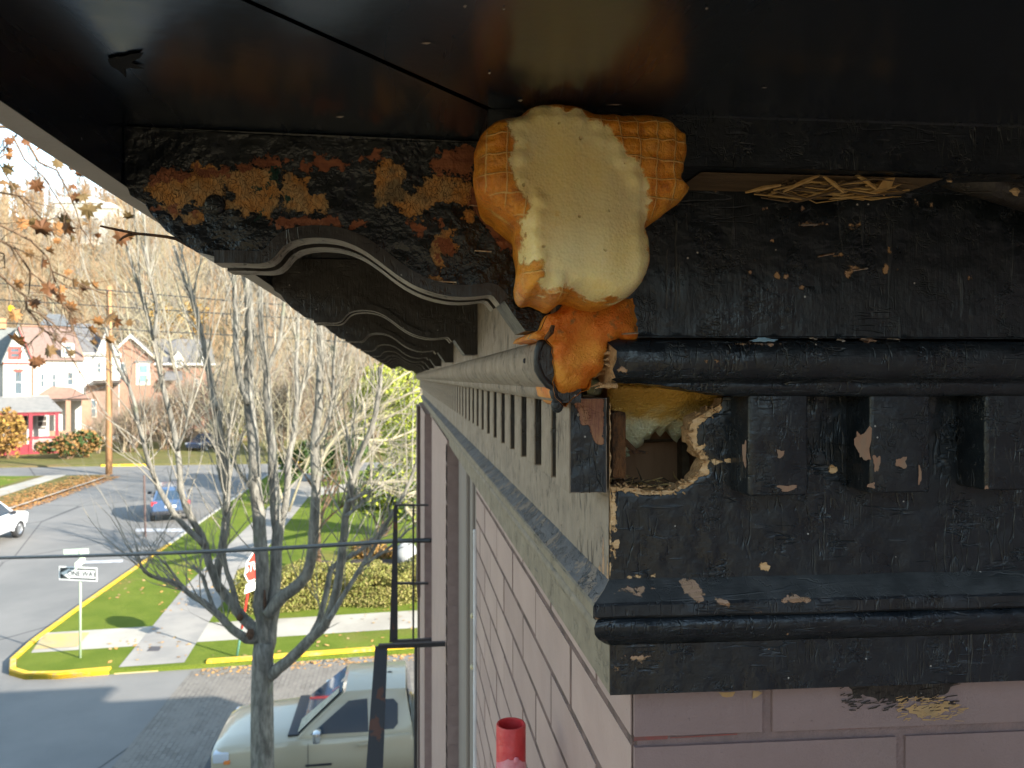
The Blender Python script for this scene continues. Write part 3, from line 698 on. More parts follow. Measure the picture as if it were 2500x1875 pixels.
smear('black_paint_smear', None, ((2050, 2325), (1668, 1738)), 3, M['bracketdark'], 150)
smear('ochre_paint_smear', None, ((2180, 2345), (1704, 1762)), 4, ochre, 90)
blotch('black_paint_smear', M['bracketdark'], [(2075, 1668), (2330, 1655), (2318, 1688), (2280, 1704), (2230, 1702), (2180, 1714), (2130, 1706), (2085, 1698)], 5, YB-.0016, .0022, .003)
blotch('ochre_paint_smear', ochre, [(2215, 1730), (2245, 1722), (2262, 1722), (2300, 1718), (2322, 1716), (2318, 1740), (2285, 1745), (2240, 1750), (2225, 1740)], 8, YB-.0020, .0022, .003)
blotch('ochre_chip', ochre, [(1755, 1690), (1796, 1688), (1790, 1700), (1775, 1704), (1762, 1699)], 9, YB-.0018, .0006)
blotch('ochre_chip', ochre, [(1838, 1686), (1862, 1690), (1850, 1702), (1838, 1705)], 10, YB-.0018, .0006)
redj = plain('red_paint_in_joint', (.28, .07, .06), (.2, .08, .07), 120, .7)
for (u0, u1, v0) in ((1548, 1630, 1812), (1636, 1800, 1806), (2046, 2135, 1784), (2180, 2330, 1775)):
    a = onY(u0, v0-3, YB+.0012); b = onY(u1, v0-3-(u1-u0)*.055, YB+.0012); h_ = .0035 if u0 in (1548, 2046) else .0012
    m = MB(); m.quad(a, b, b+Vector((0, 0, h_)), a+Vector((0, 0, h_))); m.build('red_joint_paint', redj, bld)

# --- brackets
kb = 2.212; YBk = .575
prof_px = [(10, 305), (40, 390), (120, 440), (150, 490), (235, 585), (330, 650), (395, 697), (432, 705), (500, 722), (640, 722), (760, 728), (800, 700), (835, 650), (890, 612), (960, 592), (1060, 585), (1180, 598), (1300, 645), (1400, 715), (1500, 795), (1600, 855), (1700, 890), (1800, 908), (1900, 905), (2004, 890), (2060, 960), (2120, 1050), (2174, 1124), (2304, 1124)]
prof = [pxz(300+a/kb, 300+b/kb, YBk) for a, b in prof_px]
def smooth(pts, it=2):
    for _ in range(it):
        o = [pts[0]]
        for i in range(len(pts)-1):
            a, b = np.array(pts[i]), np.array(pts[i+1]); o += [tuple(a*.75+b*.25), tuple(a*.25+b*.75)]
        pts = o+[pts[-1]]
    return pts
curve = smooth(prof[8:26], 2); low = prof[:8]+curve+prof[26:]
low = [(max(x, XO+.0006), z) for x, z in low]
outl = [(XO+.0006, ZS-.0004)]+low[0:]+[(XU+.004, low[-1][1]), (XU+.004, ZS-.0004)]
def lips(m, y0, y1, mi_face, mi_edge, c=None):
    "a 6 mm lip following the lower curve"
    c = c or curve; b = len(m.v); th = .0052
    cc = [Vector((p[0], p[1])) for p in c]; nn = []
    for i in range(len(cc)):
        t_ = cc[min(i+1, len(cc)-1)]-cc[max(i-1, 0)]; t_.normalize(); nn.append(Vector((t_.y, -t_.x)))
    for i, p in enumerate(cc):
        q = p+nn[i]*th; r = p-nn[i]*.004
        m.v += [(r.x, y0, r.y), (q.x, y0, q.y), (q.x, y1, q.y), (r.x, y1, r.y)]
    for i in range(len(cc)-1):
        for k in range(4):
            k2 = (k+1) % 4; m.f.append((b+4*i+k, b+4*i+k2, b+4*(i+1)+k2, b+4*(i+1)+k)); m.m.append(mi_edge if k == 1 else mi_face)
    m.f.append((b, b+3, b+2, b+1)); m.m.append(mi_face); e = b+4*(len(cc)-1); m.f.append((e, e+1, e+2, e+3)); m.m.append(mi_face)
def core(m, y0, y1, mi):
    n = len(outl); b = len(m.v); m.v += [(x, y0, z) for x, z in outl]+[(x, y1, z) for x, z in outl]
    for i in range(n):
        j = (i+1) % n; m.f.append((b+i, b+j, b+n+j, b+n+i)); m.m.append(mi)
    m.f.append(tuple(b+n+i for i in range(n))); m.m.append(mi)
    return b, n
# first bracket, peeled
pe = [[(90, 345), (180, 300), (350, 240), (520, 235), (540, 400), (640, 440), (720, 470), (560, 470), (455, 430), (360, 430), (300, 480), (200, 440), (180, 400)],
      [(560, 260), (700, 240), (800, 260), (830, 330), (830, 420), (780, 510), (640, 480), (600, 400), (560, 330)], [(870, 270), (980, 300), (985, 380), (1100, 430), (1080, 480), (900, 470), (860, 400)],
      [(1330, 330), (1420, 210), (1510, 230), (1490, 330), (1560, 380), (1700, 270), (1740, 310), (1900, 370), (1830, 430), (1700, 420), (1640, 470), (1500, 420), (1400, 440)],
      [(1500, 440), (1620, 420), (1610, 530), (1560, 520)], [(1650, 660), (1780, 610), (1795, 680), (1730, 720), (1700, 770)], [(1840, 480), (1900, 490), (1890, 520), (1840, 515)],
      [(320, 490), (440, 480), (430, 520), (330, 540)], [(1700, 830), (1790, 890), (1650, 870)]]
wo = [[(90, 345), (180, 265), (330, 240), (560, 240), (720, 200), (880, 178), (900, 210), (800, 240), (600, 262), (500, 290), (380, 300), (200, 320)], [(1030, 175), (1110, 165), (1195, 210), (1190, 250), (1060, 262), (930, 255), (960, 235)],
      [(1240, 190), (1400, 155), (1400, 185), (1250, 200)], [(1640, 230), (1740, 150), (1890, 110), (1890, 300), (1780, 270), (1660, 270)], [(780, 550), (830, 500), (1140, 510), (1195, 540), (1190, 575), (900, 570)],
      [(150, 430), (330, 470), (440, 480), (330, 490), (160, 450)], [(1240, 530), (1320, 535), (1310, 560), (1240, 555)], [(1520, 520), (1640, 560), (1590, 640)], [(1640, 520), (1720, 515), (1720, 545), (1650, 540)], [(1930, 250), (2100, 560), (2110, 700), (2000, 620), (1870, 440)], [(1680, 640), (1780, 620), (1790, 690), (1700, 750)]]
gn = [[(700, 380), (780, 350), (800, 390), (770, 410)], [(790, 270), (840, 260), (850, 330), (810, 320)], [(880, 350), (915, 340), (905, 420), (885, 420)], [(690, 480), (750, 475), (755, 510), (710, 515)]]
Zw = lambda L: [[pxz(300+a/kb, 300+b/kb, YBk) for a, b in q] for q in L]
V, Fc, P = panel(outl, [], .0026, lambda P: np.c_[P[:, 0], YBk+np.array([.0016*noise.noise((p[0]*38, 1, p[1]*45))+.0006*noise.noise((p[0]*160, 1, p[1]*160)) for p in P]), P[:, 1]])
m = MB(); m.add(V, Fc)
fld = {k: np.max([sdist(P, q) for q in Zw(L)], axis=0) for k, L in (('peel', pe), ('wood', wo), ('green', gn))}
b, n = core(m, YBk+.0004, YBk+.055, 1)
lips(m, YBk-.004, YBk+.021, 1, 2); lips(m, YBk+.037, YBk+.061, 1, 2)
ex = len(m.v)-len(P)
for k in fld: m.att[k] = np.r_[fld[k], np.full(ex, -.05)]
br = m.build('bracket', [M['peel'], M['bracketdark'], M['liptaupe']], bld, R(40), label='front bracket with black paint peeled to ochre and bare wood')
m = MB(); c = onY(525, 500, YBk); m.ball((c.x, YBk-.0005, c.z), (.0075, .003, .0075), 10)
m.build('boss', M['black'], br, True)
for (a, b_, L) in ((1870, 445, 90), (1900, 690, 90), (1690, 855, 110)):
    p = onY(300+a/kb, 300+b_/kb, YBk-.0015); q = onY(300+(a+L)/kb, 300+(b_+6)/kb, YBk-.0015)
    m = MB(); m.tube([p+Vector((0, .003, -.002)), p, q, q+Vector((0, .003, -.002))], .0006, 5); m.build('staple', M['metal'], br)
# the others
m = MB(); b, n = core(m, YBk, YBk+.055, 0); m.f.append(tuple(b+i for i in reversed(range(n)))); m.m.append(0)
lips(m, YBk-.004, YBk+.016, 0, 1); lips(m, YBk+.037, YBk+.061, 0, 1)
b2 = m.build('bracket', [M['bracketdark'], M['liptaupe']], bld, R(40)); b2.location.y += .6
for k in range(2, 12):
    c = b2.copy(); COL.objects.link(c); c.parent = bld; c.location = b2.location+Vector((0, .6*(k-1), 0))

# --- cavity behind the hole
m = MB(); x0, x1, y0, y1, z0, z1 = XF+.004, .34, YFR+.022, .715, H-.112, H+.02
m.quad((x0, y1, z0), (x1, y1, z0), (x1, y1, z1), (x0, y1, z1)); m.quad((x0, y0, z0), (x1, y0, z0), (x1, y1, z0), (x0, y1, z0))
m.quad((x0, y0, z0), (x0, y1, z0), (x0, y1, z1), (x0, y0, z1)); m.quad((x1, y0, z0), (x1, y0, z1), (x1, y1, z1), (x1, y1, z0)); m.quad((x0, y0, z1), (x0, y1, z1), (x1, y1, z1), (x1, y0, z1))
o = m.build('cavity', M['browncavity'], bld)
m = MB(); m.box(.262, .269, .700, .714, z0, H-.05); m.tube([(.2, .708, H-.062), (.27, .709, H-.060)], .0015, 5); m.build('cavity_batten', M['barewood'], o)

# ------------------------------------------------------------------ spray foam
ko = 2.074
fo_px = [(335, 330), (360, 260), (400, 205), (470, 175), (565, 160), (590, 125), (660, 103), (760, 100), (850, 115), (910, 140), (935, 155), (1010, 150), (1090, 160), (1200, 155), (1290, 170), (1340, 200), (1370, 240), (1410, 255), (1412, 330), (1415, 390), (1395, 420), (1400, 450), (1380, 475), (1395, 505), (1437, 540), (1400, 590), (1340, 630), (1290, 675), (1235, 710), (1200, 725), (1215, 770), (1228, 850), (1225, 920), (1205, 990), (1170, 1050), (1110, 1095), (1050, 1122), (990, 1125), (930, 1115), (880, 1090), (830, 1072), (800, 1092), (765, 1120), (742, 1118), (705, 1098), (680, 1090), (640, 1075), (590, 1085), (555, 1050), (548, 1000), (560, 940), (565, 870), (550, 800), (545, 740), (540, 705), (490, 670), (440, 630), (410, 600), (365, 580), (335, 530), (328, 480), (335, 420)]
cu_px = [(590, 190), (680, 175), (760, 195), (850, 215), (900, 260), (960, 310), (1000, 360), (1050, 430), (1090, 490), (1120, 530), (1155, 560), (1160, 620), (1150, 700), (1155, 800), (1178, 900), (1170, 980), (1140, 1050), (1065, 1098), (1010, 1080), (900, 1055), (850, 1030), (800, 1010), (740, 1010), (690, 1025), (680, 960), (675, 860), (600, 900), (595, 730), (640, 650), (590, 600), (530, 520), (545, 400), (540, 330), (520, 250)]
YFm = .488
fo = np.array([pxz(1000+a/ko, 200+b/ko, YFm) for a, b in fo_px]); fo = np.array(smooth([tuple(p) for p in fo], 1)); fo = rough_poly(fo, .0003, .003, 2)
cu = np.array([pxz(1000+a/ko, 200+b/ko, YFm) for a, b in cu_px])
def foam_lift(P):
    d = np.clip(sdist(P, fo), 0, None); e = np.clip(d/.013, 0, 1); rise = .024*np.sqrt(np.clip(1-(1-e)**2, 0, 1))
    c = np.clip(sdist(P, cu)/.008, 0, 1); y = YFm+.012-rise-.004*np.clip((d-.010)/.02, 0, 1)
    lump = np.array([.0022*noise.noise((p[0]*42, 4, p[1]*42))+.0012*noise.noise((p[0]*110, 1, p[1]*110)) for p in P])
    cell = .0026*(np.abs(np.sin((P[:, 0]/.0123+.1)*math.pi+math.pi/2))*np.abs(np.sin((P[:, 1]/.0123+.35)*math.pi+math.pi/2)))**.6
    flat = YFm-.0150+.0004*np.sin(P[:, 0]*230)+np.array([.0016*noise.noise((p[0]*28, 8, p[1]*16)) for p in P])
    return np.c_[P[:, 0], (y+(lump-cell*1.3)*np.clip(d/.008, 0, 1))*(1-c)+flat*c, P[:, 1]]
V, Fc, P = panel(fo, [], .0024, foam_lift)
m = MB(); m.add(V, Fc); ncap = len(fo)
m.att['cut'] = list(sdist(P, cu)); m.att['edge'] = list(sdist(P, fo))
b = len(m.v); m.v += [(p[0], YFm+.012, p[1]) for p in fo]; m.v += [(p[0]*.94+.0145*.9, .572, p[1]) for p in fo]
for i in range(ncap):
    j = (i+1) % ncap; m.f.append((b+i, b+j, b+ncap+j, b+ncap+i)[::-1]); m.m.append(0)
m.att['cut'] += [-.05]*(2*ncap); m.att['edge'] += [0]*(2*ncap)
foam = m.build('foam_lump', M['foam'], None, True)
tag(foam, 'big bulging orange foam lump with a flat pale cream cut face under the eave', 'foam')
# raw orange foam filling the lost corner below it
lo_px = [(870, 1085), (960, 1110), (1140, 1095), (1150, 1180), (1165, 1290), (1120, 1315), (1060, 1300), (1000, 1330), (990, 1400), (985, 1460), (940, 1500), (930, 1540), (860, 1590), (800, 1650), (750, 1600), (735, 1520), (745, 1440), (735, 1340), (700, 1300), (605, 1300), (640, 1265), (680, 1240), (695, 1190), (760, 1150), (800, 1100)]
lo = rough_poly([pxz(1000+a/ko, 200+b/ko, .555) for a, b in lo_px], .0012, .003, 6)
def lo_lift(P):
    d = np.clip(sdist(P, lo), 0, None); e = np.clip(d/.012, 0, 1)
    y = .5605-.010*np.sqrt(np.clip(1-(1-e)**2, 0, 1))
    y += np.array([.006*noise.noise((p[0]*36, 7, p[1]*36))+.0026*noise.noise((p[0]*100, 3, p[1]*100))+.001*noise.noise((p[0]*300, 3, p[1]*300)) for p in P])
    up = np.clip((P[:, 1]-(H+.020))/.008, 0, 1); low = np.clip(((H+.006)-P[:, 1])/.02, 0, 1); y = y*(1-low)+(y+.016)*low; y = np.minimum(y, .5585+.02*(1-up))
    return np.c_[P[:, 0], y, P[:, 1]]
V, Fc, P = panel(lo, [], .0022, lo_lift); m = MB(); m.add(V, Fc); n2 = len(lo); b = len(m.v)
m.v += [(p[0], .562, p[1]) for p in lo]+[(p[0], .64, p[1]) for p in lo]
for i in range(n2): j = (i+1) % n2; m.f.append((b+i, b+j, b+n2+j, b+n2+i)[::-1]); m.m.append(0)
f2 = m.build('foam_filler', M['foam2'], None, True)
tag(f2, 'ragged deep orange foam filling the broken moulding corner below the big lump', 'foam')
m = MB(); p = onY(1523, 815, .545); q = onY(1558, 813, .545); m.tube([p+Vector((0, .004, 0)), p, q, q+Vector((0, .004, 0))], .0007, 5); m.build('staple', M['metal'], f2)
m = MB(); a = onY(1350, 795, .544); c_ = onY(1331, 828, .545); m.tube([a, (a+c_)/2+Vector((.001, -.002, 0)), c_], [.0016, .002, .0014], 6); m.build('twig', M['rot'], f2)
# pale foam seen through the hole
hp = [(800, 300), (1920, 300), (1920, 520), (1700, 640), (1640, 760), (1605, 880), (1560, 850), (1530, 800), (1498, 735), (1470, 790), (1440, 825), (1410, 790), (1390, 765), (1365, 800), (1350, 850), (1290, 855), (1300, 905), (1245, 935), (1160, 970), (1185, 1015), (1050, 1045), (800, 1050)]
ih = rough_poly([pxz(1250+a/k7, 850+b/k7, .64) for a, b in hp], .0006, .003, 8)
zt_, zb_ = ih[:, 1].max(), ih[:, 1].min()
def ih_lift(P):
    u = np.clip((P[:, 1]-zb_)/(zt_-zb_), 0, 1); y = .672-.052*u**1.2+.012*np.clip(1-np.clip(sdist(P, ih), 0, None)/.006, 0, 1)
    y += np.array([.005*noise.noise((p[0]*45, 2, p[1]*45))+.002*noise.noise((p[0]*130, 2, p[1]*130)) for p in P]); return np.c_[P[:, 0], np.maximum(y, YFR+.0225), P[:, 1]]
V, Fc, P = panel(ih, [], .0025, ih_lift); m = MB(); m.add(V, Fc); m.att['low'] = list(1-np.clip((P[:, 1]-zb_)/(zt_-zb_), 0, 1)); b = len(m.v); n3 = len(ih)
m.v += [tuple(v) for v in ih_lift(ih)]+[(p[0], .69, p[1]+.006) for p in ih]; m.att['low'] += [.9]*(2*n3)
for i in range(n3): j = (i+1) % n3; m.f.append((b+i, b+j, b+n3+j, b+n3+i)[::-1]); m.m.append(0)
f3 = m.build('cavity_foam', M['foam3'], None, True)
tag(f3, 'pale greenish cream foam with a torn lower edge inside the hole in the frieze', 'foam')
# nest litter on the cavity floor, straw under the bed board
def straws(name, boxlo, boxhi, n, lmin, lmax, rad, dirf, label, seed, mats=None):
    r2 = np.random.RandomState(seed); m = MB()
    for i in range(n):
        p = Vector([r2.uniform(a, b) for a, b in zip(boxlo, boxhi)]); d = Vector(dirf(r2)).normalized()*r2.uniform(lmin, lmax); s_ = Vector(r2.uniform(-1, 1, 3))*d.length*.16
        rr = r2.uniform(*rad); m.tube([p-d*.5, p+s_, p+d*.5], [rr*.7, rr, rr*.5], 5, r2.randint(0, 2))
    o = m.build(name, mats or [M['straw'], M['barewood']]); return tag(o, label, 'nest')
p0 = onY(1915, 462, .545); p1 = onY(2150, 440, .53)
nst = straws('straw_nest', (p0.x, .515, H+.137), (p1.x, .55, H+.1435), 110, .02, .07, (.0004, .0011), lambda r: (1, r.uniform(-.2, .2), r.uniform(-.02, .16)), 'dry tan straw nest wisps caught under the black top board beside the loose batten', 12)
m = MB(); q = [onY(a, b, .512) for a, b in ((2140, 462), (2176, 458), (2186, 432), (2160, 436))]
m.add([tuple(v) for v in q]+[(v.x, v.y+.012, v.z) for v in q], [(3, 2, 1, 0), (4, 5, 6, 7), (0, 1, 5, 4), (1, 2, 6, 5), (2, 3, 7, 6), (3, 0, 4, 7)])
for (a, b, c_, d_) in ((1912, 468, 2000, 428), (1820, 470, 1905, 452), (2010, 430, 2060, 470), (2085, 424, 2140, 462)): m.tube([onY(a, b, .513), onY((a+c_)/2, (b+d_)/2-2, .511), onY(c_, d_, .513)], [.0008, .0016, .0009], 5)
m.build('chaff_flake', plain('tan_flake', (.45, .25, .08), (.55, .36, .15), 200, .7), nst)
straws('nest_litter', (.185, .612, H-.1115), (.285, .68, H-.092), 240, .008, .035, (.0003, .0009), lambda r: (r.uniform(-1, 1), r.uniform(-.6, .6), r.uniform(-.15, .35)), 'brown grass litter with pale foam crumbs on the floor of the hole in the frieze', 21)
m = MB(); r2 = np.random.RandomState(5)
for k in range(14): m.ball((r2.uniform(.235, .275), r2.uniform(.62, .65), H-.109+r2.uniform(0, .004)), (r2.uniform(.002, .005),)*3, 5, jit=.6)
m.build('foam_crumb', M['foam3'], bpy.data.objects['nest_litter'])
m = MB(); m.tube([(.172, .612, H-.045), (.19, .612, H-.062), (.200, .611, H-.0625)], [.003, .0024, .001], 6)
for k in range(8): m.ball((.170+r2.uniform(0, .012), .615+r2.uniform(0, .02), H-.05-r2.uniform(0, .05)), (r2.uniform(.003, .006),)*3, 5, jit=.8)
m.build('rotten_splinter', M['rot'], bld)

# staples on the upper frieze
for (u, v, u2, v2) in ((1958, 549, 1995, 548), (1998, 626, 2036, 619), (2083, 660, 2118, 655)):
    p = onY(u, v, YU-.0012); q = onY(u2, v2, YU-.0012); m = MB(); m.tube([p+Vector((0, .003, 0)), p, q, q+Vector((0, .003, 0))], .0007, 5); m.build('staple', M['metal'], bld)

# ------------------------------------------------------------------ things on the side wall
pip = empty('red_pipe', (.128, .92, 6.3), 0, 'red painted pipe with an open top standing beside the pink brick wall', 'pipe')
m = MB(); c = (.128, .92, 0); zt = H-.424; r = .0182; m.lathe([(r, 3.0), (r, zt-.0015), (r-.0008, zt), (r-.0028, zt), (r-.0032, zt-.002), (r-.0032, zt-.10), (0, zt-.10)], c, 'z', 36)
m.build('pipe_body', [M['redpaint']], pip, R(60))
m = MB(); 
V, Fc, P = panel(rough_poly([(-.0185, zt-.07), (.016, zt-.07), (.019, zt-.045), (.012, zt-.040), (.006, zt-.036), (-.006, zt-.034), (-.0185, zt-.044)], .0012, .003, 3), [], .0022, lambda P: np.c_[.128+np.clip(P[:, 0], -.01845, .01845), .92-np.sqrt(np.clip((r+.0006)**2-np.clip(P[:, 0], -.01845, .01845)**2, 0, 1)), P[:, 1]])
m.add(V, Fc); m.ball((.132, .9015, zt-.036), (.0035, .0018, .004), 8); m.build('paint_run', M['pinksmear'], pip, True)

def frame_guard(name, label, Y, pts_post, wpost, rails, rods, xr):
    o = empty(name, (xr, Y, H-1), 0, label, 'window guard', 'iron guards on the side wall')
    m = MB(); a, b = pts_post; w0, w1 = wpost
    A = onY(a[0], a[1], Y); B = onY(b[0], b[1], Y-.25 if a[1] < b[1]-250 and Y < 4 else Y); w0 = w0/F*Y*.5; w1 = w1/F*B.y*.5
    m.add([(A.x-w0, A.y-.003, A.z), (A.x+w0, A.y-.003, A.z), (A.x+w0, A.y+.006, A.z), (A.x-w0, A.y+.006, A.z), (B.x-w1, B.y-.003, B.z), (B.x+w1, B.y-.003, B.z), (B.x+w1, B.y+.006, B.z), (B.x-w1, B.y+.006, B.z)],
          [(0, 1, 2, 3), (7, 6, 5, 4), (0, 4, 5, 1), (1, 5, 6, 2), (2, 6, 7, 3), (3, 7, 4, 0)])
    m.build('post', M['rust'], o)
    for (u0, v0, u1, v1, tk) in rails:
        m = MB(); p, q = onY(u0, v0, Y), onY(u1, v1, Y); h = tk/F*Y*.5
        m.add([(p.x, Y-.01, p.z-h), (q.x, Y-.01, q.z-h), (q.x, Y+.01, q.z-h), (p.x, Y+.01, p.z-h), (p.x, Y-.01, p.z+h), (q.x, Y-.01, q.z+h), (q.x, Y+.01, q.z+h), (p.x, Y+.01, p.z+h)], [(0, 3, 2, 1), (4, 5, 6, 7), (0, 1, 5, 4), (1, 2, 6, 5), (2, 3, 7, 6), (3, 0, 4, 7)])
        m.build('rail', M['iron'], o)
    for (u0, v0, u1, v1, tk) in rods:
        m = MB(); m.tube([onY(u0, v0, Y), onY(u1, v1, Y)], tk/F*Y*.5, 6); m.build('rod', M['iron'], o)
    return o
frame_guard('window_guard', 'far black iron guard frame with thin rods, crossed by the black cable', 4.95, ((966, 1235), (961, 1568)), (9, 20), [(962, 1233, 1046, 1233, 4), (962, 1424, 1046, 1424, 5), (958, 1566, 1056, 1561, 7)], [(1009, 1235, 1009, 1563, 5)], .13)
frame_guard('window_guard', 'near black iron guard with a wide rust-spotted slanting bar', 3.05, ((931, 1578), (902, 2100)), (30, 48), [(924, 1578, 1090, 1571, 10)], [(1015, 1580, 1014, 2100, 8), (1099, 1540, 1099, 2100, 4)], .15)

# black service cable from the wall out to the left
m = MB(); Pn = [(1052, 1319, 4.9), (960, 1321, 5.2), (860, 1328, 5.5), (640, 1341, 6.0), (420, 1350, 6.6), (200, 1357, 7.3), (0, 1362, 8.0), (-400, 1366, 9.6), (-1100, 1340, 14)]
pts = [onY(u, v, y) for u, v, y in Pn]; m.tube(pts, [.0150]*len(pts), 8); cab = m.build('service_cable', M['cable'], None, True)
tag(cab, 'thick black service cable running from the side wall out over the street', 'cable')

m = MB(); q = [onY(u, v, y) for u, v, y in ((474, 606, .60), (430, 583, .598), (405, 578, .597), (372, 574, .597), (330, 570, .60), (282, 560, .60), (245, 552, .60))]
m.tube(q, [.0016, .0013, .0012, .0011, .0011, .0010, .0008], 6); q = [onY(u, v, .60) for u, v in ((335, 571), (312, 574), (300, 580), (291, 588))]; m.tube(q, [.0010, .0011, .0009, .0006], 6)
o = m.build('twig', M['rot'], None, True); tag(o, 'thin forked grey twig sticking out left from below the peeled bracket', 'twig')
# stray_twig

# torn paint on the soffit near the corner
def onZs(u, v): d = ray(u, v); t_ = (ZS-.0006-H)/d.z; return (d.x*t_, d.y*t_)
q = rough_poly([onZs(u, v) for u, v in ((262, 143), (285, 138), (352, 128), (340, 142), (322, 152), (355, 168), (318, 166), (302, 170), (308, 190), (290, 172), (272, 162))], .0006, .004, 3)
m = MB(); V, Fc, P = panel(q, [], .004, lambda P: np.c_[P[:, 0], P[:, 1], np.full(len(P), ZS-.0007)]); m.add(V, Fc); m.build('paint_gouge', plain('torn_dark_paint', (.006, .006, .006), (.012, .011, .01), 200, .8), bld)
rq = np.random.RandomState(77); tan_ = plain('soffit_chip', (.35, .24, .16), (.45, .40, .36), 90, .8)
for (u, v, L, W) in ((1270, 245, 14, 6), (1500, 255, 38, 3), (830, 285, 22, 5), (1135, 15, 10, 8), (1230, 22, 8, 4), (1040, 105, 26, 5), (1195, 178, 8, 6), (1725, 20, 8, 5), (1860, 218, 14, 2)):
    a, b, c_, d_ = (onZs(u-L/2, v), onZs(u, v-W/2), onZs(u+L/2, v-W*.3), onZs(u+L*.1, v+W/2)); m = MB(); m.add([(p[0], p[1], ZS-.0008) for p in (a, b, c_, d_)], [(0, 1, 2, 3)]); m.build('paint_chip', tan_, bld)

rr2 = np.random.RandomState(6)
for (u, va_, vb_, r_) in ((1628, 610, 755, .0007), (1650, 540, 760, .0011), (1658, 640, 752, .0008), (1676, 520, 560, .0006)):
    pts = [onY(u+rr2.uniform(-2, 2), v, YU) for v in np.linspace(va_, vb_, 9)]; m = MB(); m.tube(pts, [r_*rr2.uniform(.3, 1.2) for _ in pts], 5); m.build('paint_ridge', M['greyblack'], bld)
for (u, v, ru, rv, mt) in ((2130, 829, 24, 7, 'r'), (2062, 830, 9, 5, 'w'), (2190, 827, 14, 3, 'w'), (1995, 826, 8, 5, 'w')):
    c = onY(u, v, .546); q = onY(u+ru, v-rv, .546); nn = 14; rr = rr2.uniform(.5, 1.1, nn); m = MB()
    m.add([(c.x, .5505, c.z+.0006)]+[(c.x+math.cos(6.283*i/nn)*(q.x-c.x)*rr[i], .5480 if math.sin(6.283*i/nn) < 0 else .5535, c.z+math.sin(6.283*i/nn)*(q.z-c.z)*rr[i]) for i in range(nn)], [(0, 1+i, 1+(i+1) % nn) for i in range(nn)]); m.build('bare_chip', CHIPM if mt == 'r' else tan_, bld)
HERO[0] = False
# ================================================================== the street below
def asphalt(name, a, b):
    t = NT(name); co = t.coord(); n1 = t.noise(co, .35, 5, .6); n2 = t.noise(co, 60, 3, .7)
    c = t.mix(t.ramp(n1, .3, .7), a, b); c = t.mix(t.math('MULTIPLY', t.ramp(n2, .5, .75), .35), c, (.16, .16, .16))
    e = t.voro(t.coord((1, .45, 1)), .16, 'DISTANCE_TO_EDGE'); c = t.mix(t.ramp(e, .0, .006, .8, 0), c, (.02, .02, .022))
    return t.out(c, .8, t.bump(n2, .4, .006))
M['asphalt'] = asphalt('asphalt', (.165, .16, .15), (.215, .205, .19))
t = NT('brick_paving'); co = t.coord()
br_ = t.n('TexBrick'); t.l(t.coord((1, 1, 1), (0, 0, R(90))), br_.inputs['Vector'])
for k, v in (('Scale', 1), ('Mortar Size', .008), ('Brick Width', .22), ('Row Height', .105), ('Bias', 0)): br_.inputs[k].default_value = v
br_.inputs['Color1'].default_value = (.155, .138, .116, 1); br_.inputs['Color2'].default_value = (.215, .195, .165, 1); br_.inputs['Mortar'].default_value = (.10, .09, .085, 1)
c = t.mix(t.ramp(t.noise(co, 1.6, 5, .65), .35, .7), br_.outputs['Color'], (.205, .185, .158))
c = t.mix(t.math('MULTIPLY', t.ramp(t.noise(co, 5, 5, .7), .58, .66), .7), c, (.095, .088, .08))
M['paver'] = t.out(c, .8, t.bump(t.math('ADD', br_.outputs['Fac'], t.noise(co, 40, 3)), .5, .01))
def lawnm(name, a, b, c3):
    t = NT(name); co = t.coord(); c = t.mix(t.ramp(t.noise(co, .9, 5, .6), .3, .7), a, b); c = t.mix(t.ramp(t.noise(co, .22, 4, .6), .54, .68), c, c3)
    n2 = t.noise(co, 38, 4, .7); c = t.mix(t.math('MULTIPLY', t.ramp(n2, .35, .7), .5), c, (.05, .09, .015))
    return t.out(c, .9, t.bump(n2, 1, .05), spec=.1)
M['lawn'] = lawnm('lawn_grass', (.14, .195, .022), (.20, .245, .035), (.25, .22, .06))
M['dryg'] = lawnm('autumn_grass', (.16, .15, .05), (.23, .19, .08), (.26, .18, .09))
t = NT('concrete_walk'); co = t.coord(); sx = t.n('SeparateXYZ'); t.l(co, sx.inputs[0])
n1 = t.noise(co, .8, 5); c = t.mix(t.ramp(n1, .3, .7), (.34, .31, .26), (.44, .41, .35)); n2 = t.noise(co, 30, 4, .7)
c = t.mix(t.math('MULTIPLY', t.ramp(n2, .5, .7), .25), c, (.2, .18, .15)); M['walk'] = t.out(c, .85, t.bump(n2, .4, .006))
t = NT('yellow_curb_paint'); co = t.coord(); c = t.mix(t.ramp(t.noise(co, 3, 6, .7), .52, .62), (.78, .46, .02), (.50, .37, .15)); M['yellow'] = t.out(c, .6, t.bump(t.noise(co, 25, 4), .4, .01))
M['kerb'] = plain('concrete_kerb', (.34, .33, .31), (.42, .40, .36), 3, .8, .4, 30, .006)
M['whitem'] = plain('worn_white_marking', (.62, .63, .66), (.35, .36, .38), 3, .7)
M['earth'] = plain('leafy_ground', (.17, .125, .06), (.24, .18, .09), .5, .95, .8, 6, .1)

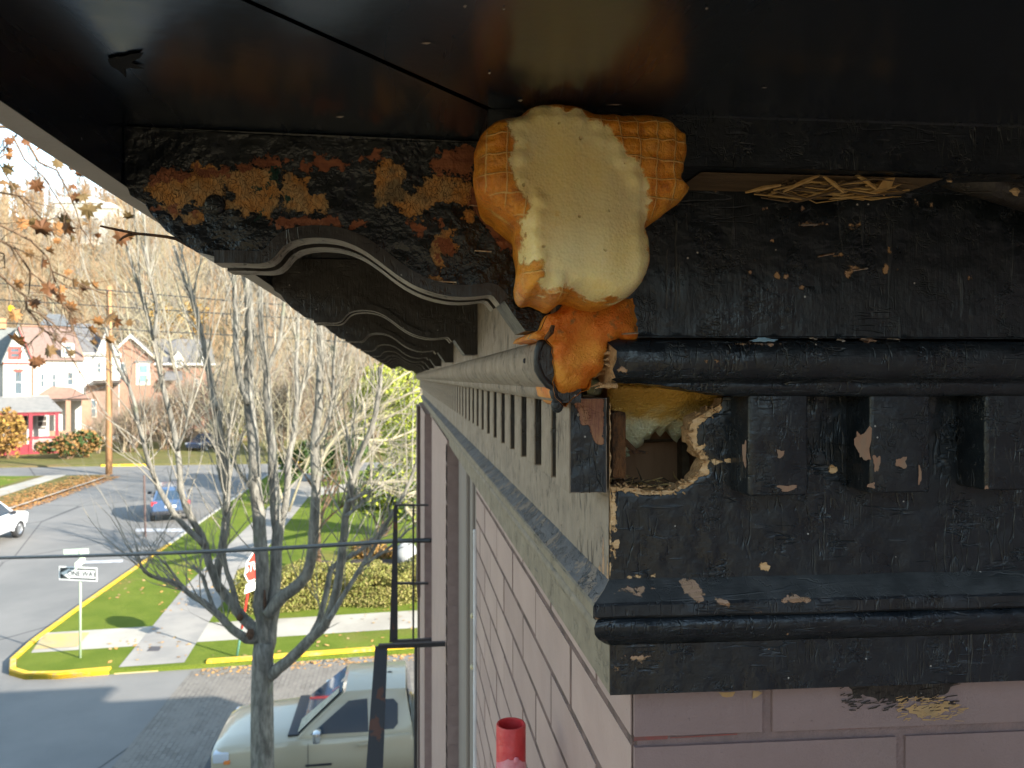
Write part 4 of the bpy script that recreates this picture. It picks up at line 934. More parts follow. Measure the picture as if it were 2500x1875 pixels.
def sheet(name, pts, z, mat, kind='structure'):
    m = MB(); m.add([(p[0], p[1], z) for p in pts], [tuple(range(len(pts)))]); o = m.build(name, mat); o['kind'] = kind; return o
def slab(name, pts, z0, z1, mat):
    m = MB(); m.prism([(p[0], p[1]) for p in pts], 'z', z0, z1); o = m.build(name, mat); o['kind'] = 'structure'; return o
def strip(pts, w, z0, z1, m, mi=0):
    "kerb along a polyline, w to the left of its direction"
    P = [Vector(p) for p in pts]; L = []
    for i, p in enumerate(P):
        t_ = (P[min(i+1, len(P)-1)]-P[max(i-1, 0)]).normalized(); L.append(p+Vector((-t_.y, t_.x))*w)
    for i in range(len(P)-1):
        a, b, c, d = P[i], P[i+1], L[i+1], L[i]
        m.add([(*a, z0), (*b, z0), (*c, z0), (*d, z0), (*a, z1), (*b, z1), (*c, z1), (*d, z1)], [(0, 3, 2, 1), (4, 5, 6, 7), (0, 1, 5, 4), (1, 2, 6, 5), (2, 3, 7, 6), (3, 0, 4, 7)], mi)
sheet('ground', [(-1400, -1400), (1400, -1400), (1400, 1400), (-1400, 1400)], -.02, M['earth'])
sheet('road', [(-90, 11.6), (70, 11.6), (70, 19.9), (-9.4, 19.9), (-10, 22), (-10, 150), (-21.2, 150), (-21.2, 22), (-22, 19.9), (-90, 19.9)], 0, M['asphalt'])
sheet('cross_road', [(-120, 59.2), (60, 59.2), (60, 65.6), (-120, 65.6)], .004, M['asphalt'])
sheet('brick_paving', [(-5.5, 11.6), (60, 11.6), (60, 20.3), (-5.2, 19.5)], .004, M['paver'])
slab('pavement', [(-60, 7.7), (60, 7.7), (60, 11.6), (-60, 11.6)], -.02, .12, M['walk'])
arc = [(-7.1, 19.55), (-8.2, 19.42), (-9.0, 19.5), (-9.5, 19.85), (-9.85, 20.6), (-10.0, 22.0), (-10.05, 25)]
slab('lawn', [(-10.05, 58.8), (-10.05, 25)]+arc[::-1][1:]+[(-5.45, 19.62), (40, 22.6), (40, 58.8)], -.02, .11, M['lawn'])
m = MB(); strip(arc+[(-10.05, 27), (-10.05, 34)], -.16, -.02, .15, m); o = m.build('yellow_kerb', M['yellow'], None, R(30), bevel=.02); o['kind'] = 'structure'
m = MB(); strip([(-10.05, 34), (-10.05, 58.8)], -.16, -.02, .15, m); o = m.build('kerb', M['kerb']); o['kind'] = 'structure'
m = MB(); strip([(-4.9, 19.66), (-3.6, 19.75)], .2, -.02, .17, m); strip([(-3.45, 19.76), (-1.0, 19.94), (2.6, 20.2), (8, 20.6), (30, 22)], .2, -.02, .17, m)
o = m.build('yellow_kerb', M['yellow'], bevel=.03); o['kind'] = 'structure'
m = MB(); strip([(-7.0, 19.55), (-5.5, 19.62)], .2, -.02, .03, m); strip([(-5.5, 19.62), (-5.0, 19.65)], .2, -.02, .1, m); o = m.build('driveway_lip', plain('pale_yellow_paint', (.5, .37, .12), (.4, .34, .2), 3, .7)); o['kind'] = 'structure'
sheet('path', [(-9.55, 21.05), (30, 23.4), (30, 25.0), (-9.95, 22.65)], .114, M['walk'])
sheet('path', [(-6.95, 19.7), (-5.45, 19.8), (-5.7, 24), (-5.7, 58), (-7.5, 58), (-7.4, 27)], .118, plain('concrete_path', (.25, .235, .215), (.33, .305, .27), 1.2, .85, .4, 30, .006))
sheet('ramp_paint', [(-9.6, 21.3), (-8.55, 21.35), (-8.7, 22.5), (-9.85, 22.5)], .122, plain('ochre_ramp_paint', (.52, .36, .13), (.42, .33, .18), 2, .8))
sheet('stop_line', [tuple(onZ(u, v)[:2]) for u, v in ((330, 1298), (520, 1299), (525, 1291), (332, 1291))], .008, M['whitem'])
sheet('stop_line', [tuple(onZ(u, v)[:2]) for u, v in ((205, 1376), (300, 1373), (300, 1367), (210, 1370))], .008, M['whitem'])
sheet('drain_cover', [tuple(onZ(u, v, .12)[:2]) for u, v in ((358, 1590), (388, 1589), (395, 1578), (368, 1578))], .1225, plain('iron_cover', (.08, .07, .07)))
# the block left of the side street
slab('lawn', [(-90, 24), (-22, 24), (-21.2, 26), (-21.2, 57.5), (-22, 59), (-90, 59)], -.02, .11, M['dryg'])
sheet('path', [tuple(onZ(u, v, .11)[:2]) for u, v in ((-60, 1212), (0, 1193), (113, 1161), (168, 1158), (0, 1212), (-60, 1228))], .114, M['walk'])
sheet('lawn_patch', [tuple(onZ(u, v, .11)[:2]) for u, v in ((-80, 1190), (0, 1187), (85, 1163), (-80, 1161))], .1145, M['lawn'])
m = MB(); strip([(-21.2, 57.5), (-21.2, 26)], -.16, -.02, .14, m); o = m.build('kerb', M['kerb']); o['kind'] = 'structure'
slab('lawn', [(-120, 65.6), (60, 65.6), (60, 110), (-120, 110)], -.02, .12, M['dryg'])
m = MB(); a, b = onZ(275, 1131), onZ(385, 1131); strip([(a.x, 65.3), (b.x, 65.3)], .25, 0, .16, m); a, b = onZ(715, 1124), onZ(850, 1120); strip([(a.x, 65.2), (b.x, 65.2)], .25, 0, .16, m)
o = m.build('yellow_kerb', M['yellow']); o['kind'] = 'structure'
sheet('driveway', [tuple(onZ(u, v, .11)[:2]) for u, v in ((690, 1222), (850, 1200), (850, 1180), (700, 1200))], .116, M['walk'])
# hill
xs = np.arange(-520, 521, 16.0); ys = np.arange(86, 470, 8.0)
def hillz(x, y):
    t_ = min(max((y-88)/215, 0), 1); s = t_*t_*(3-2*t_)*.45+t_*.55
    return 64*s+(5*noise.noise((x*.012, y*.012, 0))+2*noise.noise((x*.04, y*.04, 3)))*min(1, t_*4)+6*math.sin(x*.011+1.5)*t_-.3
m = MB(); m.v = [(x, y, hillz(x, y)) for y in ys for x in xs]; nx = len(xs)
m.f = [(j*nx+i, j*nx+i+1, (j+1)*nx+i+1, (j+1)*nx+i) for j in range(len(ys)-1) for i in range(nx-1)]; m.m = [0]*len(m.f)
t = NT('hillside_leaf_litter'); co = t.coord(); c = t.mix(t.ramp(t.noise(co, .035, 6, .62), .32, .68), (.24, .18, .105), (.33, .265, .175)); c = t.mix(t.ramp(t.noise(co, .022, 5, .6), .58, .70), c, (.17, .16, .07))
c = t.mix(t.math('MULTIPLY', t.ramp(t.noise(co, .5, 5, .7), .45, .65), .5), c, (.13, .09, .05))
o = m.build('hillside', t.out(c, 1, t.bump(t.noise(co, .4, 5, .7), 1, 1.5), spec=.05), None, True); o['kind'] = 'structure'
m = MB(); ys2 = np.arange(-70, -330, -13.0); nx2 = len(xs)  # unseen hill added behind the camera to darken reflections in windows and gloss paint
m.v = [(x, y, 42*min(1, (-70-y)/170)**.8+4*noise.noise((x*.02, y*.02, 9))+5*noise.noise((x*.09, y*.05, 2))*min(1, (-70-y)/60)-.3) for y in ys2 for x in xs]
m.f = [(j*nx2+i, (j+1)*nx2+i, (j+1)*nx2+i+1, j*nx2+i+1) for j in range(len(ys2)-1) for i in range(nx2-1)]; m.m = [0]*len(m.f)
o = m.build('added_south_hill', plain('shaded_wood', (.07, .06, .04), (.14, .11, .07), .15, 1), None, True); o['kind'] = 'structure'
# the bare wood on it
def fast_mesh(name, V, Fq, mats, mi=None):
    me = bpy.data.meshes.new(name); V = np.asarray(V, np.float32); Fq = np.asarray(Fq, np.int32); k = Fq.shape[1]
    me.vertices.add(len(V)); me.vertices.foreach_set('co', V.ravel()); me.loops.add(Fq.size); me.loops.foreach_set('vertex_index', Fq.ravel())
    me.polygons.add(len(Fq)); me.polygons.foreach_set('loop_start', np.arange(0, Fq.size, k)); me.polygons.foreach_set('loop_total', np.full(len(Fq), k))
    for x in (mats if isinstance(mats, list) else [mats]): me.materials.append(x)
    if mi is not None: me.polygons.foreach_set('material_index', np.asarray(mi, np.int32))
    me.update(calc_edges=True); o = bpy.data.objects.new(name, me); COL.objects.link(o); return o
rg = np.random.RandomState(11); TV = []; TM = []
for i in range(3000):
    y = 92+235*rg.rand()**.8; x = (rg.rand()-.72)*y*1.5; z0 = hillz(x, y)
    hgt = rg.uniform(7, 14); nb = 26; base = np.array([x, y, z0]); col = rg.randint(0, 4)
    lean = rg.uniform(-.08, .08, 2)
    top = base+np.array([lean[0]*hgt, lean[1]*hgt, hgt]); w_ = .10+.0006*y
    TV += [base-[w_, 0, 0], base+[w_, 0, 0], top]; TM.append(col)
    tt = rg.uniform(.25, .95, nb); st = base+(top-base)*tt[:, None]; an = rg.uniform(0, 6.28, nb); L = hgt*rg.uniform(.2, .45, nb)*(1.1-tt*.6)
    d = np.c_[np.cos(an)*.75, np.sin(an)*.75, rg.uniform(.4, 1.2, nb)]; en = st+d*L[:, None]; bw = .04+.0004*y
    for a, b, e_ in zip(st, en, an): TV += [a-[bw, 0, .02], a+[bw, 0, .02], b]; TM.append(col)
    # fine twig haze: small slivers
    k = 26; q = st[rg.randint(0, nb, k)]*.45+en[rg.randint(0, nb, k)]*.55; dd = rg.uniform(-1, 1, (k, 3)); dd[:, 2] = np.abs(dd[:, 2]); dd *= hgt*.13
    for a, b in zip(q, dd): TV += [a, a+[.05+.0003*y, 0, .03], a+b]; TM.append(col)
TV = np.array(TV); o = fast_mesh('bare_woodland', TV, np.arange(len(TV)).reshape(-1, 3), [plain('twig_tan', (.35, .27, .165)), plain('twig_brown', (.26, .18, .10)), plain('twig_grey', (.25, .215, .175)), plain('twig_russet', (.29, .18, .095))], TM)
tag(o, 'hazy mass of bare tan winter trees covering the hillside behind the houses', 'woodland', kind='stuff')

# ------------------------------------------------------------------ foliage and branches
def leafmat(name, a, b):
    t = NT(name); g = t.n('ObjectInfo'); co = t.coord(); c = t.mix(t.ramp(t.noise(co, 2.2, 4, .7), .3, .7), a, b)
    return t.out(c, .65, spec=.25)
def leaves(name, boxes, n, size, mats, parent=None, seed=0, shell=.35, flat=.0):
    "boxes: list of (centre, radii); leaf-sized quads spread through the volumes"
    r2 = np.random.RandomState(seed); C = []; wts = np.array([a[1][0]*a[1][1]*a[1][2] for a in boxes]); wts = wts/wts.sum(); off = np.array(wloc(parent)) if parent is not None else 0
    idx = r2.choice(len(boxes), n, p=wts); d = r2.normal(size=(n, 3)); d /= np.linalg.norm(d, axis=1)[:, None]; rad = r2.uniform(shell**3, 1, n)**(1/3)
    c = np.array([boxes[i][0] for i in idx]); r = np.array([boxes[i][1] for i in idx])
    lump = 1+.22*np.sin(d[:, 0]*5+idx)*np.sin(d[:, 1]*6+1.3*idx)*np.sin(d[:, 2]*5)
    p = c+d*r*(rad*lump)[:, None]-off
    a = r2.normal(size=(n, 3)); a /= np.linalg.norm(a, axis=1)[:, None]; b = np.cross(a, r2.normal(size=(n, 3))); b /= np.linalg.norm(b, axis=1)[:, None]
    s = size*r2.uniform(.6, 1.3, n)[:, None]; V = np.stack([p-a*s, p+b*s*.5, p+a*s, p-b*s*.5], 1).reshape(-1, 3)
    o = fast_mesh(name, V, np.arange(4*n).reshape(-1, 4), mats, r2.randint(0, len(mats), n) if isinstance(mats, list) else None)
    if parent is not None: o.parent = parent
    return o
def bark(name, a, b, sc=18):
    t = NT(name); co = t.coord((1, 1, .3)); n1 = t.noise(co, sc, 6, .65); c = t.mix(t.ramp(n1, .3, .7), a, b); c = t.mix(t.math('MULTIPLY', t.ramp(t.noise(t.coord((1, 1, .25)), 7, 5, .7), .5, .62), .55), c, (a[0]*.7, a[1]*.7, a[2]*.68))
    c = t.mix(t.ramp(t.noise(t.coord(), 3.2, 4, .6), .58, .74), c, (.17, .175, .125)); return t.out(c, .9, t.bump(n1, .8, .02), spec=.15)
M['bark'] = bark('grey_maple_bark', (.12, .113, .098), (.28, .265, .225))
M['barkpale'] = bark('pale_bark', (.27, .235, .15), (.35, .31, .215))
M['barkbrown'] = bark('brown_bark', (.12, .075, .045), (.18, .12, .075))
M['scar'] = plain('pruning_scar', (.12, .06, .03), (.05, .03, .02), 30, .9)
def grow(m, p, d, L, r, depth, rg, up=.25, spread=.6, n=4, nk=(2, 4), mi=0, wob=.18):
    p = Vector(p); d = Vector(d).normalized(); pts = [p.copy()]; k = 5; dirs = []
    for i in range(k):
        d = (d+Vector((rg.uniform(-wob, wob), rg.uniform(-wob, wob), rg.uniform(-wob, wob)+up*.12))).normalized(); p = p+d*L/k; pts.append(p.copy()); dirs.append(d.copy())
    m.tube(pts, [r*(1-.75*i/k) for i in range(k+1)], n, mi, cap=False)
    if depth > 0:
        for q in range(rg.randint(*nk)):
            i = rg.randint(1, k); s = Vector((rg.uniform(-1, 1), rg.uniform(-1, 1), rg.uniform(-.4, .9)))*spread
            grow(m, pts[i]+(pts[i+1]-pts[i])*rg.random() if i < k else pts[i], (dirs[i-1]+s), L*rg.uniform(.45, .75), r*(1-.75*i/k)*rg.uniform(.5, .7), depth-1, rg, up, spread, max(3, n-1), nk, mi, wob)
def bare_tree(name, label, cat, loc, h, r, rg, mat, group=None, lean=(0, 0), depth=3, stems=1, spread=.6, nk=(3, 6)):
    o = empty(name, loc, 0, label, cat, group); loc = Vector(loc)
    tr = MB(); cr = MB()
    for s in range(stems):
        d = Vector((lean[0]+(rg.uniform(-.35, .35) if stems > 1 else 0), lean[1]+(rg.uniform(-.3, .3) if stems > 1 else 0), 1)).normalized()
        pts = [loc+Vector((rg.uniform(-.1, .1), rg.uniform(-.1, .1), -.1))*(stems > 1)]; k = 7
        for i in range(k): d = (d+Vector((rg.uniform(-.08, .08), rg.uniform(-.08, .08), .05))).normalized(); pts.append(pts[-1]+d*h*.62/k)
        tr.tube(pts, [r*(1-.62*i/k) for i in range(k+1)], 7)
        for i in range(2, k+1):
            for q in range(rg.randint(1, 3)):
                a = rg.uniform(0, 6.28); grow(cr, pts[i], (math.cos(a)*.8, math.sin(a)*.8, rg.uniform(.4, 1.3)), h*rg.uniform(.28, .48), r*.42*(1.15-.5*i/k), depth-1, rg, .3, spread, 5, nk)
    tr.build('trunk', mat, o, True); cr.build('crown', mat, o, True); return o

# ---- the street tree in front of the parked truck; limbs follow the photo at their own depths
rr_ = random.Random(5)
st = empty('street_tree', (onZ(643, 2133).x, onZ(643, 2133).y, 0), 0, 'big bare grey street tree with many upright limbs, standing in front of the tan pickup', 'tree')
D0 = 11.0
def limb(pts, d0, d1, r0, r1):
    n = len(pts); return [atD(u, v, d0+(d1-d0)*i/(n-1)) for i, (u, v) in enumerate(pts)], [.84*(r0+(r1-r0)*i/(n-1))/F*(d0+(d1-d0)*i/(n-1)) for i in range(n)]
m = MB(); P_, r_ = limb([(643, 2150), (643, 2000), (641, 1875), (640, 1760), (640, 1680), (642, 1600), (645, 1566)], D0, D0, 36, 29); r_[0] *= 1.3; m.tube(P_, r_, 14)
tk = m.build('trunk', M['bark'], st, True)
limbs = [
 ([(643, 1600), (640, 1520), (637, 1460), (637, 1342), (629, 1225), (620, 1090), (604, 977), (612, 864), (604, 720), (602, 600), (598, 480)], 11, 10.8, 24, 9),
 ([(604, 985), (586, 930), (577, 860), (575, 800), (572, 675), (566, 560)], 10.8, 10.5, 10, 6),
 ([(650, 1590), (668, 1500), (674, 1421), (676, 1323), (672, 1225), (666, 1127), (654, 977), (651, 909), (643, 864), (636, 750), (634, 640)], 11, 11.5, 21, 6),
 ([(651, 909), (666, 870), (685, 826), (692, 760), (700, 640)], 11.4, 11.8, 8, 4),
 ([(655, 1500), (685, 1462), (719, 1437), (755, 1390), (766, 1323), (770, 1225), (768, 1090), (779, 977), (783, 864), (779, 770), (782, 700)], 10.9, 10.2, 20, 8),
 ([(674, 1345), (685, 1290), (700, 1225), (703, 1127), (718, 1052), (726, 969), (722, 901), (726, 826), (728, 740)], 11.3, 12.2, 12, 5),
 ([(726, 969), (741, 940), (756, 901), (760, 826), (766, 720)], 12.1, 12.5, 7, 4),
 ([(660, 1650), (690, 1625), (719, 1601), (755, 1562), (790, 1535), (806, 1499), (825, 1429), (833, 1354), (841, 1284), (849, 1225), (862, 1158), (881, 1101), (914, 1033), (928, 939), (926, 898)], 11, 10.0, 18, 6),
 ([(755, 1562), (785, 1500), (802, 1413), (812, 1380), (864, 1354), (915, 1320), (970, 1235), (1000, 1180), (1022, 1110)], 10.8, 11.6, 10, 4),
 ([(800, 1515), (815, 1495), (853, 1429), (884, 1382), (915, 1335), (962, 1248), (1000, 1180), (1030, 1090)], 10.3, 10.8, 9, 3.5),
 ([(884, 1382), (920, 1360), (960, 1330), (1000, 1290)], 10.5, 10.1, 5, 3), ([(849, 1225), (880, 1210), (915, 1195)], 10.2, 10.5, 5, 2.5),
 ([(858, 1170), (850, 1130), (855, 1090), (846, 1040)], 10.2, 10.5, 4, 2), ([(845, 1260), (870, 1240), (905, 1205)], 10.2, 10.5, 6, 3),
 ([(640, 1556), (610, 1562), (585, 1550), (560, 1530), (527, 1495), (497, 1470), (470, 1456), (431, 1421), (372, 1409), (345, 1390), (333, 1330)], 11, 10.2, 15, 3),
 ([(470, 1456), (450, 1440), (420, 1395), (400, 1370)], 10.6, 10.3, 6, 2.5), ([(527, 1495), (500, 1430), (492, 1400), (470, 1380)], 10.8, 11, 6, 3),
 ([(636, 1560), (610, 1525), (586, 1503), (559, 1460), (523, 1413), (545, 1330), (556, 1225), (550, 1127), (524, 977), (509, 901), (500, 850), (480, 760), (462, 690)], 11, 11.4, 17, 5),
 ([(538, 1440), (515, 1390), (500, 1320), (470, 1270), (445, 1225), (433, 1090), (407, 977), (388, 901), (377, 826), (350, 740), (320, 638), (300, 560)], 11, 10.4, 12, 3.5),
 ([(377, 826), (385, 760), (372, 700), (352, 600)], 10.5, 10.3, 6, 3),
 ([(497, 1330), (440, 1275), (392, 1203), (369, 1146), (347, 1071), (324, 958), (290, 901), (271, 845), (258, 800)], 10.8, 10.2, 9, 3),
 ([(530, 1000), (520, 950), (501, 845), (475, 750), (445, 675), (425, 600)], 11.2, 11.6, 7, 3),
 ([(556, 1225), (540, 1180), (530, 1130), (527, 1040)], 11.3, 11.6, 5, 2.5), ([(433, 1100), (455, 1040), (462, 980)], 10.5, 10.2, 5, 2),
 ([(585, 1510), (570, 1440), (548, 1380), (540, 1300), (562, 1200), (556, 1100), (561, 1050)], 10.9, 10.5, 9, 3),
 ([(629, 1225), (600, 1170), (560, 1120), (535, 1060)], 11, 11.4, 6, 3), ([(768, 1090), (800, 1040), (812, 960), (815, 880), (820, 800)], 10.3, 9.9, 6, 3)]
m = MB(); tw = MB(); anchors = []
for pts, d0, d1, r0, r1 in limbs:
    P_, r_ = limb(pts, d0, d1, r0, r1)
    Q = [Vector(x) for x in P_]; R2 = list(r_)
    for _ in range(1):      # soften the bends
        nq, nr = [Q[0]], [R2[0]]
        for i in range(len(Q)-1): nq += [Q[i]*.75+Q[i+1]*.25, Q[i]*.25+Q[i+1]*.75]; nr += [R2[i]*.75+R2[i+1]*.25, R2[i]*.25+R2[i+1]*.75]
        Q, R2 = nq+[Q[-1]], nr+[R2[-1]]
    for i in range(1, len(Q)-1): Q[i] += Vector((rr_.uniform(-1, 1), rr_.uniform(-1, 1), 0))*R2[i]*.22
    m.tube(Q, R2, 9); anchors.append((Q, R2))
m.build('limbs', M['bark'], st, True)
for (Q, R2) in anchors:
    for k in range(int(5+len(Q)*.8)):
        i = rr_.randint(max(2, len(Q)//4), len(Q)-2); d = (Q[i+1]-Q[i]).normalized()+Vector((rr_.uniform(-.9, .9), rr_.uniform(-.9, .9), rr_.uniform(-.2, .5)))
        grow(tw, Q[i], d, rr_.uniform(.5, 1.5), min(R2[i]*.4, .011), 2, rr_, .5, .55, 4, (1, 3))
for (Q, R2) in anchors:     # long thin whips that make the pale upright screen
    for k in range(3):
        i = rr_.randint(len(Q)//3, len(Q)-2)
        if Q[i].z < 5.2: continue
        grow(tw, Q[i], (rr_.uniform(-.28, .28), rr_.uniform(-.3, .3), 1), rr_.uniform(1.6, 3.2), rr_.uniform(.010, .016), 2, rr_, .9, .35, 4, (2, 4), wob=.10)
tw.build('twigs', bark('pale_twig_bark', (.24, .22, .18), (.36, .33, .27)), st, True)
for (u, v, ru, rv) in ((611, 1548, 9, 14), (586, 1507, 8, 9)):
    c = atD(u, v, 10.78); m = MB(); m.ball(c, (ru*.0058, .03, rv*.0058), 8, jit=.3); m.build('pruning_scar', M['scar'], st, True)
m = MB(); a = atD(646, 1440, 10.86); m.tube([atD(645, 1500, 10.89), atD(647, 1470, 10.87), a, atD(648, 1560, 10.87)][:3], [.01, .028, .012], 7); m.build('hollow', M['scar'], st, True)

# ---- the brown-leaved tree that reaches in from the left, its trunk outside the frame
lt = empty('leafy_tree', (-5.6, 4.6, 0), 0, 'nearby tree reaching in from the left with thin dark twigs and dry brown leaves', 'tree')
m = MB(); m.tube([(-5.6, 4.6, -.1), (-5.55, 4.65, 3), (-5.5, 4.6, 6), (-5.3, 4.7, 9.5), (-5.2, 4.7, 12)], [.2, .17, .14, .09, .04], 10); m.build('trunk', M['barkbrown'], lt, True)
B = [[(-420, 520), (-120, 520), (0, 549), (72, 584), (116, 627), (127, 662), (135, 690)], [(-300, 560), (0, 587), (35, 604), (61, 642), (75, 665), (110, 691), (150, 735)], [(-420, 520), (-100, 640), (0, 670), (29, 697), (62, 723), (66, 754), (85, 777), (106, 806), (125, 817), (160, 850), (215, 940), (240, 985)],
     [(-200, 300), (20, 310), (58, 332), (95, 396), (139, 416), (162, 459), (185, 511), (200, 560)], [(-200, 380), (0, 402), (43, 477), (95, 526), (110, 540)], [(30, 330), (60, 390), (105, 430), (150, 500), (175, 540)], [(62, 723), (110, 720), (150, 742), (180, 770), (215, 800), (240, 840)],
     [(75, 665), (72, 700), (70, 722)], [(66, 754), (95, 765), (130, 790), (150, 812), (175, 810), (178, 795)], [(106, 806), (80, 830), (70, 840)], [(-60, 600), (10, 620), (12, 655)], [(-60, 420), (10, 380), (8, 340)], [(127, 662), (170, 680), (210, 700), (260, 720)], [(0, 470), (60, 480), (90, 520), (120, 560), (150, 580)], [(40, 330), (12, 360), (0, 375)]]
m = MB()
for i, pts in enumerate(B):
    P_, r_ = limb(pts, 4.9+.1*(i % 5), 5.2+.12*(i % 4), 5.2 if i < 4 else 3, 1.4); m.tube(P_, r_, 5)
    for k in range(len(P_)*2):
        j = rr_.randint(1, len(P_)-2); d = P_[j+1]-P_[j]; grow(m, P_[j]+(d*rr_.random()), d.normalized()+Vector((rr_.uniform(-.8, .8), rr_.uniform(-.6, .6), rr_.uniform(-.8, .5))), rr_.uniform(.12, .4), .0032, 1, rr_, -.2, .6, 3, (0, 2))
m.build('branches', M['barkbrown'], lt, True)
L6 = [(75,220,1),(75,300,.9),(75,345,1),(215,225,.8),(305,290,1.3),(65,460,1.3),(310,600,1.4),(110,620,1.5),(200,640,.8),(620,605,.8),(490,410,1),(600,450,.7),(670,500,1),(275,905,1.1),(190,920,1.4),(350,960,1.6),(500,960,1.6),(540,900,1.7),(565,960,1.4),(720,910,.8),(740,800,1.4),(640,700,1.2),(700,690,1.2),(810,770,1.4),(605,1045,.7),(480,1060,.8),(830,1020,.7),(1085,860,1.1),(1020,1040,1.4),(1080,1030,1.1),(360,1250,.9),(575,1325,.9),(245,1170,1),(415,1150,.9),(155,1430,1.2),(415,1470,1.5),(715,1450,1.4),(795,1440,.9),(510,1470,.8),(280,1590,1),(510,1545,1.1),(625,1420,.9),(30,570,1.1),(90,600,1)]
L1 = [(135,260,1.1),(160,500,1.9),(500,470,.9),(570,490,1),(450,590,1.3),(650,610,.9),(670,320,1),(905,320,1.1),(1010,280,1.5),(1060,320,1.4),(850,400,1.2),(1010,490,1.1),(330,690,1.5),(650,190,1.3),(790,25,1),(455,30,1.5),(860,515,.8),(315,145,1.1),(1190,330,.9),(380,690,1)]
dots = [(x/3.457, 280+y/3.457, s) for x, y, s in L6]+[(x/3.77, 700+y/3.77, s) for x, y, s in L1]
LM = [leafmat('dry_leaf_orange', (.25, .11, .035), (.30, .15, .055)), leafmat('dry_leaf_brown', (.11, .045, .016), (.15, .065, .025)), leafmat('dry_leaf_tan', (.18, .095, .035), (.14, .085, .035)), leafmat('dry_leaf_olive', (.10, .065, .022), (.12, .08, .03))]
m = MB(); shape = [(0, -1), (.25, -.55), (.75, -.65), (.6, -.2), (1, .1), (.6, .25), (.65, .7), (.25, .5), (0, 1), (-.25, .5), (-.65, .7), (-.6, .25), (-1, .1), (-.6, -.2), (-.75, -.65), (-.25, -.55)]
for (u, v, s) in dots:
    dd = rr_.uniform(4.7, 5.6); c = atD(u, v, dd); sz = .045*s*rr_.uniform(.85, 1.1); q = Matrix.Rotation(rr_.uniform(-.9, .9), 3, 'X') @ Matrix.Rotation(rr_.uniform(0, 6.28), 3, 'Y') @ Matrix.Rotation(rr_.uniform(-.7, .7), 3, 'Z'); b = len(m.v); cu_ = rr_.uniform(.2, .7)
    m.v.append(tuple(c)); m.v += [tuple(c+q @ Vector((x*sz*rr_.uniform(.75, 1), (x*x)*sz*cu_, y*sz))) for x, y in shape]
    mi = rr_.choice([0, 0, 1, 1, 2, 3]); n = len(shape)
    for k in range(n): m.f.append((b, b+1+k, b+1+(k+1) % n)); m.m.append(mi)
c = atD(25, 752, 5.2); b = len(m.v); m.v += [tuple(c+Vector((x*.026, .012*x*x, y*.026))) for x, y in shape]; m.f.append(tuple(range(b, b+16))); m.m.append(4)
m.build('leaves', LM+[leafmat('yellow_leaf', (.7, .5, .02), (.6, .4, .02))], lt)

# ---- shrubs, trees and hedges beyond the street
def at_px(u, v, d): p = atD(u, v, d); return (p.x, p.y, p.z)
YG = [leafmat('yellow_green_leaf', (.27, .33, .02), (.38, .40, .035)), leafmat('pale_green_leaf', (.34, .36, .06), (.22, .28, .03))]
GR = [leafmat('green_leaf', (.045, .085, .018), (.08, .13, .03)), leafmat('dark_green_leaf', (.025, .055, .015), (.05, .08, .02))]
BRN = [leafmat('brown_leaf', (.20, .11, .04), (.28, .15, .05)), leafmat('ochre_leaf', (.33, .2, .04), (.26, .16, .05))]
def thicket(label, boxes_px, n, seed):
    bx = []
    for (u, v, d, ru, rv) in boxes_px: s = d/F; bx.append((at_px(u, v, d), (ru*s, min(ru, rv)*s*.8, rv*s)))
    c = bx[0][0]; o = empty('twiggy_thicket', (c[0], c[1], .1), 0, label, 'shrub', 'bare twiggy thickets before the far houses'); r2 = np.random.RandomState(seed)
    idx = r2.randint(0, len(bx), n); d = r2.normal(size=(n, 3)); d /= np.linalg.norm(d, axis=1)[:, None]; d *= r2.uniform(0, 1, n)[:, None]**.4
    p = np.array([bx[i][0] for i in idx])+d*np.array([bx[i][1] for i in idx])-np.array(wloc(o)); a = r2.normal(size=(n, 3))*[.5, .5, 1]+d*1.2; a[:, 2] = np.abs(a[:, 2])+.2; a /= np.linalg.norm(a, axis=1)[:, None]; a *= r2.uniform(.3, .9, n)[:, None]
    b = np.cross(a, r2.normal(size=(n, 3))); b /= np.linalg.norm(b, axis=1)[:, None]; b *= .028
    f = fast_mesh('twigs', np.stack([p-a-b, p-a+b, p+a], 1).reshape(-1, 3), np.arange(3*n).reshape(-1, 3), [plain('thicket_grey', (.17, .14, .125), (.22, .19, .165)), plain('thicket_brown', (.20, .135, .09), (.26, .18, .12)), plain('thicket_tan', (.30, .245, .165))], r2.randint(0, 3, n)); f.parent = o
    m = MB(); rg = random.Random(seed)
    for b_, r_ in bx:
        for k in range(5): m.tube([(c[0]+rg.uniform(-.6, .6), c[1]+rg.uniform(-.3, .3), 0), tuple(Vector(b_)+Vector((rg.uniform(-.6, .6)*r_[0], rg.uniform(-.4, .4)*r_[1], rg.uniform(-.3, .6)*r_[2])))], [.06, .02], 5)
    m.build('stems', M['barkbrown'], o)
